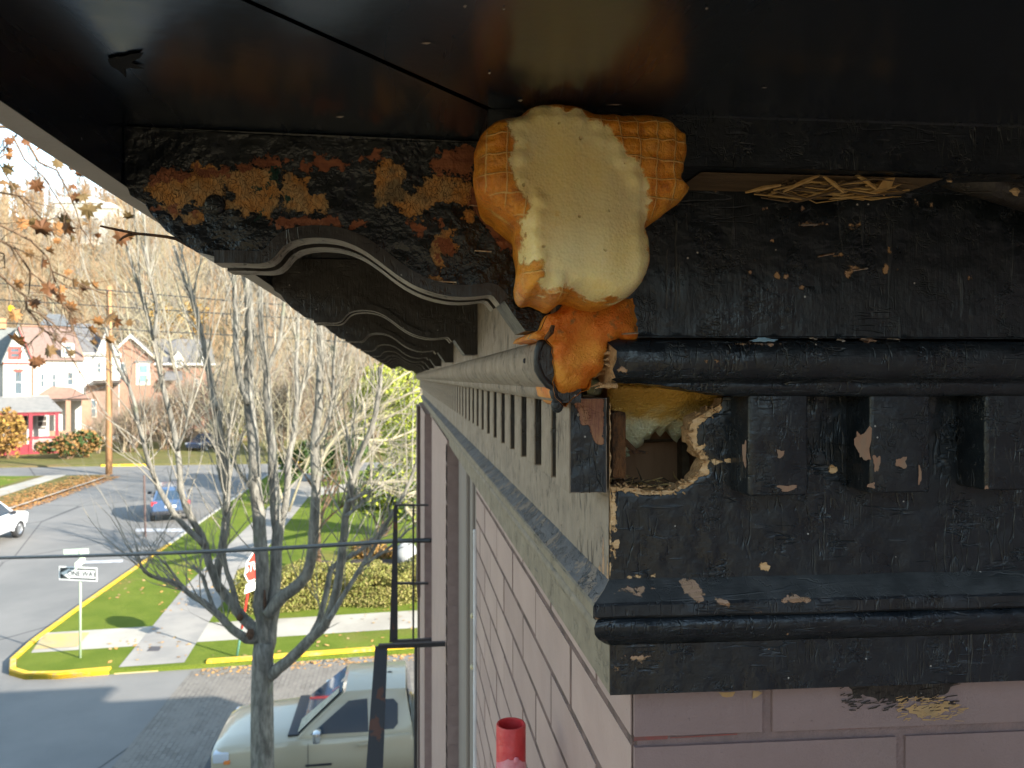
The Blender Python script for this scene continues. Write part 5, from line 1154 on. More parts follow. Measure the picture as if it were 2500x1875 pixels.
def bush(name, label, cat, boxes_px, n, size, mats, seed, group=None, stem=None):
    bx = []
    for (u, v, d, ru, rv) in boxes_px: s = d/F; bx.append((at_px(u, v, d), (ru*s, min(ru, rv)*s*1.1, rv*s)))
    c = bx[0][0]; o = empty(name, (c[0], c[1], .1), 0, label, cat, group); leaves('foliage', bx, n, size, mats, o, seed)
    m = MB(); rg = random.Random(seed)
    for b_, r_ in bx:
        for k in range(4): m.tube([(c[0]+rg.uniform(-.15, .15), c[1]+rg.uniform(-.15, .15), 0), tuple(Vector(b_)*.6+Vector(c)*.4)[:2]+(max(.2, b_[2]*.5),), tuple(Vector(b_)+Vector((rg.uniform(-.4, .4)*r_[0], rg.uniform(-.4, .4)*r_[1], .3*r_[2])))], [.05, .035, .012], 5)
    m.build('stems', stem or M['barkbrown'], o); return o
bush('tall_shrub', 'tall yellow green shrub beside the end of the pink side wall', 'shrub', [(985, 1010, 42, 62, 75), (1010, 1130, 40, 45, 95), (930, 940, 44, 55, 50), (1000, 900, 46, 40, 55), (1010, 1270, 38, 34, 60), (890, 1000, 46, 40, 60), (1025, 1050, 38, 30, 80), (960, 1080, 39, 40, 50)], 9000, .15, YG, 31)
bush('rhododendron_bush', 'dark green bush with yellow tips in the garden behind the hedge', 'bush', [(935, 1190, 34, 70, 55), (900, 1220, 34, 40, 40), (980, 1220, 34, 50, 50)], 3600, .13, GR+[YG[0]], 32)
bush('evergreen_shrub', 'mid green rounded evergreen shrub between the bare limbs of the street tree', 'shrub', [(800, 1110, 52, 70, 50), (855, 1080, 52, 50, 50), (720, 1130, 50, 45, 35)], 3600, .2, GR, 33)
bush('rusty_bush', 'low rust and ochre bush on the mulch bed', 'bush', [(905, 1350, 30, 48, 30), (950, 1360, 30, 30, 22)], 1800, .09, BRN, 34)
bush('golden_tree', 'golden brown leafed tree behind the grey roof with dormers', 'tree', [(430, 795, 112, 55, 36), (470, 770, 113, 40, 30), (395, 775, 113, 30, 40)], 3600, .5, [leafmat('golden_leaf', (.36, .21, .03), (.28, .17, .03))]+[BRN[1]], 35)
bush('porch_bush', 'rusty orange bush hiding the left end of the red porch', 'bush', [(18, 1055, 66, 40, 55)], 1500, .2, BRN, 36)
bush('dark_hedge_shrub', 'dark olive shrub between the red porch and the utility pole', 'shrub', [(165, 1085, 66, 36, 26), (205, 1080, 67, 40, 30), (110, 1092, 66, 26, 16)], 2200, .2, [GR[1], BRN[0]], 37)
bush('yellow_shrub', 'pale yellow green shrub far along the street behind the street tree', 'shrub', [(585, 1010, 84, 30, 55), (550, 1040, 82, 40, 30)], 1500, .32, YG+BRN, 38)
thicket('low grey thicket between the utility pole and the brick gable', [(315, 1040, 72, 40, 42), (350, 1010, 73, 36, 40)], 2600, 51)
thicket('brown grey thicket hiding the foot of the brick wall below the dormers', [(415, 1010, 75, 50, 60), (460, 990, 76, 45, 65)], 3600, 52)
thicket('tall tan grey thicket right of the long brick wing', [(545, 975, 76, 50, 95), (590, 960, 78, 45, 100)], 4200, 53)
thicket('tan thicket behind the two right hand limbs of the street tree', [(670, 985, 72, 55, 95), (720, 960, 74, 50, 110)], 4600, 54)
thicket('olive tan thicket left of the yellow green shrub', [(800, 950, 66, 55, 100), (850, 920, 68, 45, 80)], 4600, 55)
# clipped hedge: a boxy volume of small leaves
hb0, hb1 = onZ(455, 1518, .1), onZ(1045, 1512, .1); hx0, hx1, hy = -5.2, 4.0, 23.6
he = empty('box_hedge', (0, 24.4, .1), 0, 'low clipped yellow green box hedge along the path behind the yellow kerb', 'hedge')
r2 = np.random.RandomState(4); n = 42000; x = r2.uniform(hx0, hx1, n); fz = r2.rand(n); y0_ = 23.55+.06*(x-hx0)+.12*np.sin(x*2.1)
side = r2.rand(n) < .5; y = np.where(side, y0_+r2.rand(n)**2*.3, y0_+r2.rand(n)*1.5); ztop = 1.12+.07*np.sin(x*1.7)+.05*np.sin(x*5.1); z = np.where(side, .12+fz*ztop*.95, .12+ztop*(.86+.14*r2.rand(n)))
bl_ = np.array([noise.noise((a_*1.6, b_*2, c_*2)) for a_, b_, c_ in zip(x, y, z)]); y = y+.22*bl_*side; z = z+.16*bl_*(z > .75)
p = np.c_[x, y, z]-np.array([0, 24.4, .1]); a = r2.normal(size=(n, 3)); a /= np.linalg.norm(a, axis=1)[:, None]; b = np.cross(a, r2.normal(size=(n, 3))); b /= np.linalg.norm(b, axis=1)[:, None]; s = r2.uniform(.02, .05, n)[:, None]
o = fast_mesh('foliage', np.stack([p-a*s, p+b*s*.6, p+a*s, p-b*s*.6], 1).reshape(-1, 3), np.arange(4*n).reshape(-1, 4), [leafmat('hedge_leaf', (.16, .185, .04), (.25, .24, .06)), leafmat('hedge_leaf_tan', (.27, .22, .08), (.22, .20, .06))], r2.randint(0, 2, n)); o.parent = he
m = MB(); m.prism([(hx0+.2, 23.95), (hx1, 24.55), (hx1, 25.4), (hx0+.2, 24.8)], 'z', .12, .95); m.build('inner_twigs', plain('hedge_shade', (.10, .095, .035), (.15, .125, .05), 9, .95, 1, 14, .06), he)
# mulch bed and lawn tree
sheet('mulch_bed', [tuple(onZ(u, v, .11)[:2]) for u, v in ((728, 1402), (790, 1398), (830, 1390), (835, 1372), (790, 1368), (740, 1378))], .117, plain('dark_mulch', (.045, .03, .025), (.07, .05, .04), 3, .95))
sheet('mulch_bed', [tuple(onZ(u, v, .11)[:2]) for u, v in ((845, 1392), (1050, 1385), (1050, 1364), (860, 1366))], .117, bpy.data.materials['dark_mulch'])
rgt = random.Random(3)
bare_tree('lawn_tree', 'slim brown trunked bare tree on a dark mulch ring in the lawn', 'tree', onZ(777, 1392, .11), 8.5, .13, rgt, M['barkbrown'], nk=(2, 4))
# pale-limbed garden tree
gt = empty('pale_tree', tuple(onZ(770, 1300, .11)), 0, 'sunlit cream limbed bare tree bending right in front of the yellow green shrub', 'tree')
PL = [[(775, 1300), (778, 1200), (780, 1140), (798, 1095), (830, 1053), (862, 1028), (884, 1015), (890, 980)], [(800, 1090), (840, 1062), (885, 1045), (905, 1030), (940, 1020), (985, 1000), (1030, 960)], [(780, 1140), (790, 1065), (810, 1010), (820, 980), (850, 920), (858, 880)], [(870, 1070), (905, 1075), (950, 1075), (1000, 1055), (1035, 1035)], [(905, 1030), (940, 985), (980, 970), (1030, 945)], [(880, 1178), (930, 1178), (1000, 1175), (1040, 1165)], [(922, 1178), (935, 1190), (965, 1202), (1000, 1205), (1040, 1190)], [(845, 1055), (880, 1005), (920, 975), (960, 930), (1005, 905)], [(950, 1075), (980, 1090), (1030, 1080)], [(990, 1240), (1005, 1260), (1012, 1280)], [(900, 1085), (920, 1120), (940, 1140)]]
m = MB(); tw = MB()
for i, pts in enumerate(PL):
    P_, r_ = limb(pts, 25+.5*(i % 3), 25.5+.6*(i % 4), 7.5 if i == 0 else 5.5, 2.4); m.tube(P_, r_, 6)
    for k in range(len(P_)*2):
        j = rgt.randint(0, len(P_)-2); d = P_[j+1]-P_[j]; grow(tw, P_[j]+d*rgt.random(), d.normalized()+Vector((rgt.uniform(-.3, .9), rgt.uniform(-.6, .6), rgt.uniform(-.5, .7))), rgt.uniform(.6, 2.0), .026, 2, rgt, .2, .6, 4, (1, 3), wob=.3)
m.build('limbs', M['barkpale'], gt, True); tw.build('twigs', M['barkpale'], gt, True)
P_, r_ = limb([(770, 1300), (772, 1200), (780, 1140)], 25, 25, 8, 7); m = MB(); m.tube([tuple(onZ(770, 1300, .05))]+P_[1:], [.14, .12, .10], 7); m.build('trunk', M['bark'], gt, True)
# bare trees and shrubs in front of and between the houses
TB = bark('tan_bark', (.24, .19, .13), (.34, .28, .20))
for i, (u, v, h, st_, lab) in enumerate([(300, 1108, 6, 4, 'multi-stemmed bare tan shrub just right of the utility pole'), (395, 1100, 7, 4, 'bare tan shrub below the white dormer of the brick house'), (460, 1082, 8, 3, 'bare tan tree behind the parked dark blue car'), (545, 1085, 9, 3, 'tall bare tan tree right of the parked dark blue car'), (690, 1080, 12, 2, 'bare tan tree at the far bend of the street, left of its neighbours'), (745, 1090, 11, 2, 'bare tan tree standing between the two main upright limbs of the street tree'), (830, 1075, 12, 2, 'bare tan tree showing behind the pale limbed garden tree'), (620, 1075, 13, 1, 'single-stemmed bare tree showing behind the main street tree stem'), (240, 1110, 4.5, 5, 'low bare grey shrub left of the utility pole')]):
    bare_tree('bare_tree', lab, 'tree', tuple(onZ(u, v)), h, .09 if st_ > 1 else .16, rgt, TB, 'bare trees before the far houses', depth=3, stems=st_, nk=(2, 5))
for i, (u, d, h, lab) in enumerate([(335, 92, 27, 'tall pale bare tree rising above the brick gable against the hill'), (385, 95, 24, 'tall pale bare tree rising above the grey dormered roof'), (445, 90, 30, 'tallest pale bare tree touching the eave against the hill'), (500, 100, 26, 'pale bare tree behind the left limb of the street tree'), (150, 105, 22, 'pale bare tree on the slope behind the blue grey roof')]):
    p = atD(u, 922, d); bare_tree('pale_bare_tree', lab, 'tree', (p.x, p.y, hillz(p.x, p.y) if p.y > 92 else 0), h, .22, rgt, M['barkpale'], 'tall bare trees on the lower slope', lean=(-.12, 0), depth=3, nk=(3, 5))
for i, (u, v, h, lab) in enumerate([(700, 1250, 11, 'pale slender bare tree behind the street tree in the middle of the lawn'), (560, 1190, 12, 'pale slender bare tree by the path, left of the street tree trunk line'), (830, 1230, 10, 'pale slender bare tree in the lawn near the dark green bush')]):
    bare_tree('slender_tree', lab, 'tree', tuple(onZ(u, v, .1)), h, .07, rgt, M['barkpale'], 'slender bare trees on the lawn', depth=3, stems=3, nk=(3, 5), spread=.45)
# fallen leaves
r2 = np.random.RandomState(8); n = 2600
kx = r2.rand(n); fx = np.where(kx < .45, r2.uniform(-10, 6, n), np.where(kx < .8, r2.uniform(-30, -21, n), r2.uniform(-5, 5, n))); fy = np.where(kx < .45, 20+r2.rand(n)*10, np.where(kx < .8, r2.uniform(44, 58, n), 19.55+.07*(fx+4.9)-r2.rand(n)**2*.5))
fx = np.where((kx > .8), fx, fx); fz = np.where(kx > .8, .012, .13); cl = np.array([noise.noise((a_*.45, b_*.45, 3.3)) for a_, b_ in zip(fx, fy)]); fz = np.where((cl < .08) & (kx < .8), -.3, fz); s = r2.uniform(.03, .075, n)[:, None]; an = r2.uniform(0, 6.28, n); a = np.c_[np.cos(an), np.sin(an), r2.uniform(-.3, .3, n)]; b = np.c_[-np.sin(an), np.cos(an), r2.uniform(-.3, .3, n)]; p = np.c_[fx, fy, fz]
o = fast_mesh('fallen_leaves', np.stack([p-a*s, p-b*s*.7, p+a*s, p+b*s*.7], 1).reshape(-1, 3), np.arange(4*n).reshape(-1, 4), [leafmat('fallen_orange', (.45, .2, .05), (.5, .3, .1)), leafmat('fallen_tan', (.5, .34, .15), (.4, .22, .1))], r2.randint(0, 2, n)); tag(o, 'dry fallen leaves scattered over the lawns and along the kerbs', 'leaves', kind='stuff')
n = 5200; q0 = [onZ(u, v, .12) for u, v in ((150, 1238), (290, 1166), (200, 1205), (250, 1190))]
fx = r2.uniform(-21.6, -20.3, n)-r2.rand(n)**2*2.4; fy = r2.uniform(42, 58.5, n); fz = np.where(fx < -21.2, .125, .02)+r2.rand(n)*.05; s = r2.uniform(.04, .09, n)[:, None]; an = r2.uniform(0, 6.28, n); a = np.c_[np.cos(an), np.sin(an), r2.uniform(-.3, .3, n)]; b = np.c_[-np.sin(an), np.cos(an), r2.uniform(-.3, .3, n)]; p = np.c_[fx, fy, fz]
o = fast_mesh('leaf_drift', np.stack([p-a*s, p-b*s*.7, p+a*s, p+b*s*.7], 1).reshape(-1, 3), np.arange(4*n).reshape(-1, 4), [bpy.data.materials['fallen_orange'], leafmat('fallen_russet', (.34, .15, .05), (.4, .2, .07))], r2.randint(0, 2, n)); tag(o, 'drift of russet fallen leaves along the far kerb of the side street', 'leaves', kind='stuff')
# ================================================================== vehicles
def carpaint(name, c, rough=.3): 
    t = NT(name); m_ = t.out(c, rough, spec=.5); t.b.inputs['Coat Weight'].default_value = .8; t.b.inputs['Coat Roughness'].default_value = .06; return m_
GL = NT('car_glass').out((.03, .052, .08), .04, spec=1.0)
TY = plain('tyre_rubber', (.02, .02, .022), (.03, .03, .03), 20, .8); RIM = NT('wheel_rim').out((.45, .46, .48), .3, metal=.8)
BLK = NT('black_plastic').out((.02, .022, .028), .5); LAMP = NT('lamp_lens').out((.55, .58, .62), .1, spec=.8); RED = NT('tail_lens').out((.6, .03, .03), .2); AMB = NT('amber_lens').out((.7, .22, .05), .25); CHR = NT('bright_trim').out((.7, .7, .68), .2, metal=.9)
def vehicle(name, label, cat, loc, rz, paint_, S):
    "S: body stations (x, zbottom, zshoulder, halfwidth), cab (x0, x1, x2, x3, z0, zroof, wbase, wtop)"
    o = empty(name, loc, rz, label, cat); o['_local'] = 1
    m = MB(); rings = []
    def ring(x, zb, zs, w): return [(x, 0, zb), (x, w*.86, zb), (x, w*.97, zb+.12), (x, w, zb+(zs-zb)*.5), (x, w*.985, zs-.10), (x, w*.945, zs-.03), (x, w*.86, zs), (x, w*.45, zs+.022), (x, 0, zs+.03)]
    for s in S['body']:
        h = ring(*s); r = h+[(p[0], -p[1], p[2]) for p in h[-2:0:-1]]; rings.append(len(m.v)); m.v += r; n = len(r)
    for a, b in zip(rings, rings[1:]):
        for k in range(n): m.f.append((a+k, a+(k+1) % n, b+(k+1) % n, b+k)); m.m.append(0)
    m.f.append(tuple(rings[0]+k for k in range(n))); m.m.append(0); m.f.append(tuple(rings[-1]+k for k in reversed(range(n)))); m.m.append(0)
    x0, x1, x2, x3, z0, zr, wb, wt = S['cab']
    def cring(x, f, wbx=wb):   # f: 0 at the belt, 1 at the roof
        z = z0+(zr-z0)*f; w = wbx+(wt-wbx)*f; h = [(x, wbx, z0-.06), (x, w, max(z-.07*f, z0-.05)), (x, w-.05*f, z-.015*f), (x, (w-.05)*.55, z+.02*f), (x, 0, z+.028*f)]
        return h+[(p[0], -p[1], p[2]) for p in h[-2::-1]]
    cr = [cring(x0, 0), cring(x1, 1), cring((x1+x2)/2, 1.012), cring(x2, 1), cring(x3, 0)]; rb = []
    for c in cr: rb.append(len(m.v)); m.v += c; n = len(c)
    for a, b in zip(rb, rb[1:]):
        for k in range(n-1): m.f.append((a+k, a+k+1, b+k+1, b+k)); m.m.append(0)
    bm_ = m.build('body', paint_, o, R(38))
    def side(x, z, s): f = (z-z0)/(zr-z0); return (x, s*(wb+(wt-wb)*f+.006), z)
    for s in (1, -1):
        for q in S['glass']:
            m = MB(); m.add([side(x, z, s) for x, z in q]+[(a, b-s*.012, c) for a, b, c in [side(x, z, s) for x, z in q]], [tuple(range(len(q))) if s < 0 else tuple(reversed(range(len(q))))]); m.build('side_window', GL, o)
    def pane(nm, xa, za, wa, xb, zb_, wb_, off):
        m = MB(); d = Vector((zb_-za, 0, -(xb-xa))).normalized()*off; m.add([Vector((xa, wa, za))+d, Vector((xa, -wa, za))+d, Vector((xb, -wb_, zb_))+d, Vector((xb, wb_, zb_))+d], [(0, 1, 2, 3)]); return m.build(nm, GL, o)
    pane('windshield', x0-(x0-x1)*.05, z0+.03, wb*.9, x0-(x0-x1)*.93, zr-.05, wt*.86, .02); pane('rear_window', x3+(x2-x3)*.12, z0+.08, wb*.82, x3+(x2-x3)*.92, zr-.07, wt*.82, -.02)
    for (x, y) in S['wheels']:
        for s in (1, -1):
            m = MB(); r = S['wr']; m.lathe([(r*.6, -.1), (r*.95, -.105), (r, -.07), (r, .07), (r*.95, .105), (r*.6, .1)], (x, s*(y-.06), r), 'y', 24); w_ = m.build('wheel', TY, o, R(40))
            m = MB(); m.lathe([(0, s*.07), (r*.2, s*.085), (r*.5, s*.06), (r*.62, s*.098), (r*.64, s*.08)], (x, s*(y-.06), r), 'y', 24); m.build('rim', RIM, w_, R(40))
            m = MB(); k = 18; pr = [(math.cos(math.pi*i/k-.12*(1-2*i/k)), math.sin(math.pi*i/k)) for i in range(k+1)]
            b = 0
            for (ra, dy) in ((r*1.14, -.05), (r*1.14, .012), (r*1.32, .014), (r*1.34, -.05)):
                m.v += [(x+c*ra, s*(y+dy), r+max(s_*ra, -.05)) for c, s_ in pr]
            for j in range(3):
                for i in range(k): m.f.append((j*(k+1)+i, j*(k+1)+i+1, (j+1)*(k+1)+i+1, (j+1)*(k+1)+i)); m.m.append(0)
            m.build('wheel_arch', BLK if S.get('flare') else paint_, o, R(40))
            m = MB(); m.v = [(x, s*(y-.03), r)]+[(x+c*r*1.15, s*(y+.004), r+max(s_*r*1.15, -.1)) for c, s_ in pr]; m.f = [(0, i+1, i+2) for i in range(k)]; m.m = [0]*k; m.build('wheel_well', BLK, o)
    for (nm, mat, bx, bv) in S.get('boxes', []):
        for s in ((1, -1) if bx[2] > 0 else (0,)):
            m = MB(); x0_, x1_, y0_, y1_, za, zb_ = bx
            if s: y0_, y1_ = sorted((s*y0_, s*y1_))
            m.box(x0_, x1_, y0_, y1_, za, zb_); m.build(nm, mat, o, R(40), bevel=bv)
    return o
tan = carpaint('tan_truck_paint', (.43, .375, .265)); 
truck = dict(body=[(2.62, .50, .86, .70), (2.58, .46, 1.00, .84), (2.40, .44, 1.08, .915), (2.0, .44, 1.12, .945), (1.2, .44, 1.17, .95), (1.05, .44, 1.16, .95), (-.70, .44, 1.16, .95), (-.74, .46, 1.10, .93), (-.78, .46, 1.17, .95), (-2.5, .48, 1.19, .95), (-2.66, .52, 1.17, .92)],
             cab=(1.22, .42, -.60, -.72, 1.15, 1.83, .875, .69),
             glass=[[(.98, 1.21), (.36, 1.69), (.05, 1.71), (.02, 1.2)], [(-.08, 1.22), (-.08, 1.69), (-.40, 1.68), (-.47, 1.60), (-.47, 1.30), (-.40, 1.22)]],
             wheels=[(1.72, .90), (-1.55, .90)], wr=.39, flare=True,
             boxes=[('headlight', LAMP, (2.28, 2.54, .72, .93, .86, 1.02), .03), ('turn_signal', AMB, (2.26, 2.36, .80, .95, .84, .90), .015), ('bumper', BLK, (2.5, 2.76, -.86, .86, .42, .66), .05), ('bumper_corner', BLK, (2.35, 2.64, .74, .95, .46, .70), .05), ('grille', BLK, (2.55, 2.645, -.55, .55, .70, .95), .03),
                    ('mirror', CHR, (.78, .92, .96, 1.18, 1.18, 1.36), .05), ('door_handle', tan, (-.02, .20, .952, .985, 1.02, 1.06), .01), ('badge', BLK, (.62, 1.05, .945, .956, .72, .755), .002), ('tonneau', BLK, (-2.5, -.80, -.86, .86, 1.19, 1.235), .02), ('rocker', BLK, (-.75, 1.2, .88, .952, .42, .50), .02), ('cowl', BLK, (1.10, 1.36, -.8, .8, 1.17, 1.205), .012), ('door_seam', BLK, (1.005, 1.012, .945, .9535, .55, 1.1), .001), ('door_seam', BLK, (-.065, -.058, .945, .9535, .55, 1.1), .001)])
tr = vehicle('pickup_truck', 'tan pickup truck parked behind the street tree with a black bed cover', 'pickup truck', (-.60, 13.92, 0), R(180), tan, truck)
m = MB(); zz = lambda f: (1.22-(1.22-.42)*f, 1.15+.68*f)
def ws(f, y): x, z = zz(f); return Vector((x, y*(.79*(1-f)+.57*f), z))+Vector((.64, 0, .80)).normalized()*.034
m.add([ws(.05, .97), ws(.05, .30), ws(.86, .55), ws(.88, .97)], [(0, 1, 2, 3)]); m.build('cream_reflection', plain('cream_reflection_tint', (.40, .40, .32), (.20, .22, .16), 9, .5), tr)  # cream quad over the windshield paints in a pale reflection
m = MB(); m.add([ws(.70, .30), ws(.68, .24), ws(.84, .40), ws(.86, .46)], [(0, 1, 2, 3)]); m.build('red_reflection', NT('red_reflection').out((.62, .1, .07), .5), tr)  # small red quad paints in a red reflection on the glass
m = MB(); m.prism([(-.28, 1.80), (-.16, 1.815), (-.30, 1.875), (-.36, 1.87)], 'y', -.02, .02); m.build('roof_fin', BLK, tr)
suvS = dict(body=[(2.28, .45, .80, .70), (2.2, .38, .95, .84), (1.3, .36, 1.04, .92), (.9, .36, 1.05, .93), (-1.9, .38, 1.08, .93), (-2.25, .42, 1.06, .88), (-2.32, .48, .98, .8)], cab=(1.25, .45, -1.75, -2.2, 1.04, 1.68, .84, .64),
            glass=[[(.95, 1.10), (.40, 1.58), (-.25, 1.61), (-.25, 1.09)], [(-.33, 1.09), (-.33, 1.61), (-1.05, 1.60), (-1.10, 1.10)], [(-1.18, 1.12), (-1.14, 1.59), (-1.62, 1.55), (-1.78, 1.15)]], wheels=[(1.42, .87), (-1.4, .87)], wr=.35, flare=False,
            boxes=[('tail_light', RED, (-2.30, -2.12, .62, .88, .86, 1.06), .03), ('headlight', LAMP, (2.06, 2.26, .55, .84, .74, .90), .03), ('bumper', BLK, (-2.40, -2.2, -.85, .85, .42, .60), .04), ('door_handle', CHR, (-.15, .02, .925, .95, .92, .95), .008), ('number_plate', plain('white_plate', (.6, .6, .6)), (-2.345, -2.33, -.26, .26, .74, .87), .003), ('mirror', BLK, (.68, .80, .88, 1.08, 1.06, 1.2), .04)])
p = onZ(413, 1276); vehicle('suv', 'blue hatchback seen from behind with red tail lights, driving up the side street', 'car', (p.x-.6, p.y+2.2, 0), R(107), carpaint('blue_car_paint', (.05, .09, .17)), suvS)
p = onZ(36, 1314); vehicle('parked_suv', 'white car parked along the left kerb of the side street, cut off by the frame', 'car', (p.x-.85, p.y-1.4, 0), R(90), carpaint('white_car_paint', (.74, .76, .80)), suvS).scale = (1.12, 1.08, 1.1)
p = onZ(492, 1104); vehicle('parked_car', 'dark blue car parked far up the street behind bare twigs', 'car', (p.x, p.y+2, 0), R(250), carpaint('navy_car_paint', (.035, .05, .10)), suvS)

# ================================================================== signs, pole, wires
GRN = plain('pale_green_post', (.30, .40, .27), (.36, .44, .30), 4, .6); ALU = NT('sign_back').out((.6, .6, .58), .4, metal=.3); SW = NT('sign_white').out((.78, .79, .76), .5); SB = NT('sign_black').out((.03, .035, .035), .5); SG = plain('faded_green_sign', (.45, .56, .44), (.52, .60, .50), 8, .5); SR = NT('sign_red').out((.62, .05, .035), .45)
def text_mesh(body, size, mat, parent, loc, rot, name='lettering', ex=.001, ax='CENTER'):
    c = bpy.data.curves.new(name, 'FONT'); c.body = body; c.size = size; c.align_x = ax; c.align_y = 'CENTER'; c.extrude = ex; c.offset = size*.018
    o = bpy.data.objects.new(name, c); COL.objects.link(o); dg = bpy.context.evaluated_depsgraph_get(); me = bpy.data.meshes.new_from_object(o.evaluated_get(dg)); bpy.data.objects.remove(o)
    me.materials.clear(); me.materials.append(mat); o = bpy.data.objects.new(name, me); COL.objects.link(o); o.parent = parent; o.location = loc; o.rotation_euler = rot; return o
b0 = onZ(196, 1606, .11); dS = (b0-Vector((0, 0, .11))).length; s_ = b0.y*cs+b0.x*sn; s_ /= F
ow = empty('one_way_sign', tuple(b0), -YAW+R(-9), 'black and white ONE WAY arrow sign with pale street name blades above its green post', 'street sign'); ow['_local'] = 1
zc = lambda v: (1606-v)*s_; W1 = 104*s_/2; H1 = 34*s_/2
m = MB(); m.tube([(0, 0, -.1), (0, 0, zc(1343))], .028, 8); m.build('post', GRN, ow, True)
zo = zc(1400); m = MB(); m.box(-W1-.03, W1-.03, -.045, -.035, zo-H1, zo+H1); sp = m.build('sign_plate', SW, ow, bevel=.012)
m = MB(); m.box(-W1+.005, W1-.065, -.0475, -.0445, zo-H1+.035, zo+H1-.035); m.build('black_field', SB, sp)
x0 = -W1+.02; m = MB(); hh = H1-.075; m.prism([(x0, zo), (x0+.26, zo+H1-.04), (x0+.26, zo+hh), (W1-.085, zo+hh), (W1-.085, zo-hh), (x0+.26, zo-hh), (x0+.26, zo-H1+.04)], 'y', -.050, -.0470); m.build('arrow', SW, sp)
text_mesh('ONE WAY', .175, SB, sp, (.085, -.0515, zo), (R(90), 0, 0))
m = MB(); z2 = zc(1347); m.box(-.30, .36, -.006, .006, z2-.075, z2+.075); bl = m.build('name_blade', SG, ow, bevel=.004); bl.rotation_euler = (0, R(-3), R(6))
m = MB(); z3 = zc(1373); m.box(-.42, .42, -.006, .006, z3-.09, z3+.09); bl = m.build('name_blade', SG, ow, bevel=.004); bl.rotation_euler = (0, 0, R(113))
# stop sign on a red post, seen almost from the side
b1 = onZ(578, 1604, .11); s1 = (b1.y*cs+b1.x*sn)/F
ss = empty('stop_sign', tuple(b1), R(64), 'red and white STOP sign seen nearly edge on, on a leaning red and green post', 'street sign'); ss['_local'] = 1
tilt = Matrix.Rotation(R(10.5), 4, Vector((math.cos(-R(64)), math.sin(-R(64)), 0)).cross(Vector((0, 0, 1))))
ss.rotation_mode = 'XYZ'; mw = Matrix.Rotation(R(-1), 4, 'X')
lean = Matrix.Rotation(R(9.5), 4, 'Y'); ss.rotation_euler = (lean @ Matrix.Rotation(R(68), 4, 'Z')).to_euler()
m = MB(); m.tube([(0, 0, -.15), (0, 0, .72)], .03, 8); m.build('lower_post', plain('green_steel_post', (.06, .16, .11), (.08, .2, .14), 5, .5), ss, True)
zb = (1604-1432)*s1; zt_ = (1604-1350)*s1; m = MB(); m.tube([(0, 0, .72), (0, 0, zt_)], .032, 8); m.build('post', SR, ss, True)
zc1 = (zt_+zb)/2+.12; r8 = (zt_-zb)*.5*.92
def octa(r, y0, y1, mat, nm, par):
    m = MB(); m.prism([(r*math.cos(R(22.5+45*k)), zc1+r*math.sin(R(22.5+45*k))) for k in range(8)], 'y', y0, y1); return m.build(nm, mat, par)
pl_ = octa(r8*1.06, -.05, -.04, SW, 'sign_plate', ss); octa(r8*.97, -.0535, -.0495, SR, 'red_field', pl_); text_mesh('STOP', r8*.86, SW, pl_, (0, -.0565, zc1), (R(90), 0, 0))
m = MB(); m.box(-.23, .23, -.05, -.04, zc1-r8-.27, zc1-r8-.03); p2 = m.build('sub_plate', SW, ss, bevel=.01)
# utility pole with its wires
up = onZ(266, 1158); uo = empty('utility_pole', tuple(up), 0, 'orange brown wooden utility pole beside the far kerb of the side street', 'utility pole')
m = MB(); m.tube([tuple(up-Vector((0, 0, .2))), (up.x, up.y, 7), (up.x, up.y, 14.0)], [.24, .22, .18], 10); m.build('pole', plain('orange_brown_pole_wood', (.33, .17, .075), (.42, .23, .11), 5, .85, .6, 20, .02, sc=(1, 1, .15)), uo, True)  # pole in one orange brown wood tone
m = MB()
for z in (13.6, 12.3, 10.9): m.lathe([(0, -.1), (.08, -.1), (.10, 0), (.06, .08), (0, .1)], (up.x, up.y-.26, z), 'z', 10)
m.build('insulator', plain('brown_insulator', (.08, .05, .04)), uo)
sc_ = (up.x*sn+up.y*cs)
for k, (v0, vm, v1, lab) in enumerate(((688, 709, 741, 'topmost overhead wire crossing in front of the hill'), (728, 748, 772, 'second overhead wire crossing in front of the hill'), (784, 803, 822, 'lowest dark overhead wire passing just above the brick gable'))):
    pts = [atD(-700, v0-40, sc_+8), atD(0, v0+4, sc_+1), atD(266, vm, sc_-.3), atD(640, v1, sc_-8), atD(1000, v1+22, sc_-14), atD(1500, v1+10, sc_-22)]
    m = MB(); Q = [Vector(p) for p in smooth([tuple(p) for p in pts], 0)]; m.tube(Q, [.038]*len(Q), 5); o = m.build('overhead_wire', M['cable']); tag(o, lab, 'wire', 'overhead wires on the utility pole')
m = MB(); m.tube([atD(266, 940, sc_-.3), atD(200, 965, sc_+3), atD(128, 982, sc_+8)], .03, 5); o = m.build('service_drop', M['cable']); tag(o, 'short wire running down from the utility pole to the brown porch roof', 'wire')
m = MB(); p = onZ(345, 1500, .11); p = onZ(355, 1310); m.tube([(p.x, p.y, 0), tuple(atD(352, 1160, p.x*sn+p.y*cs)) ], .05, 6); o = m.build('sign_post', M['darkbrown']); tag(o, 'thin dark post standing by the kerb in front of the blue hatchback', 'post')
# pale garden stone by the wall
c = atD(992, 1352, 29); m = MB(); m.ball((c.x, c.y, .45), (.42, .35, .48), 10, jit=.25); o = m.build('pale_boulder', plain('pale_stone', (.36, .36, .36), (.28, .29, .30), 3, .8), None, True); tag(o, 'pale grey boulder on the mulch bed behind the iron guard', 'boulder')

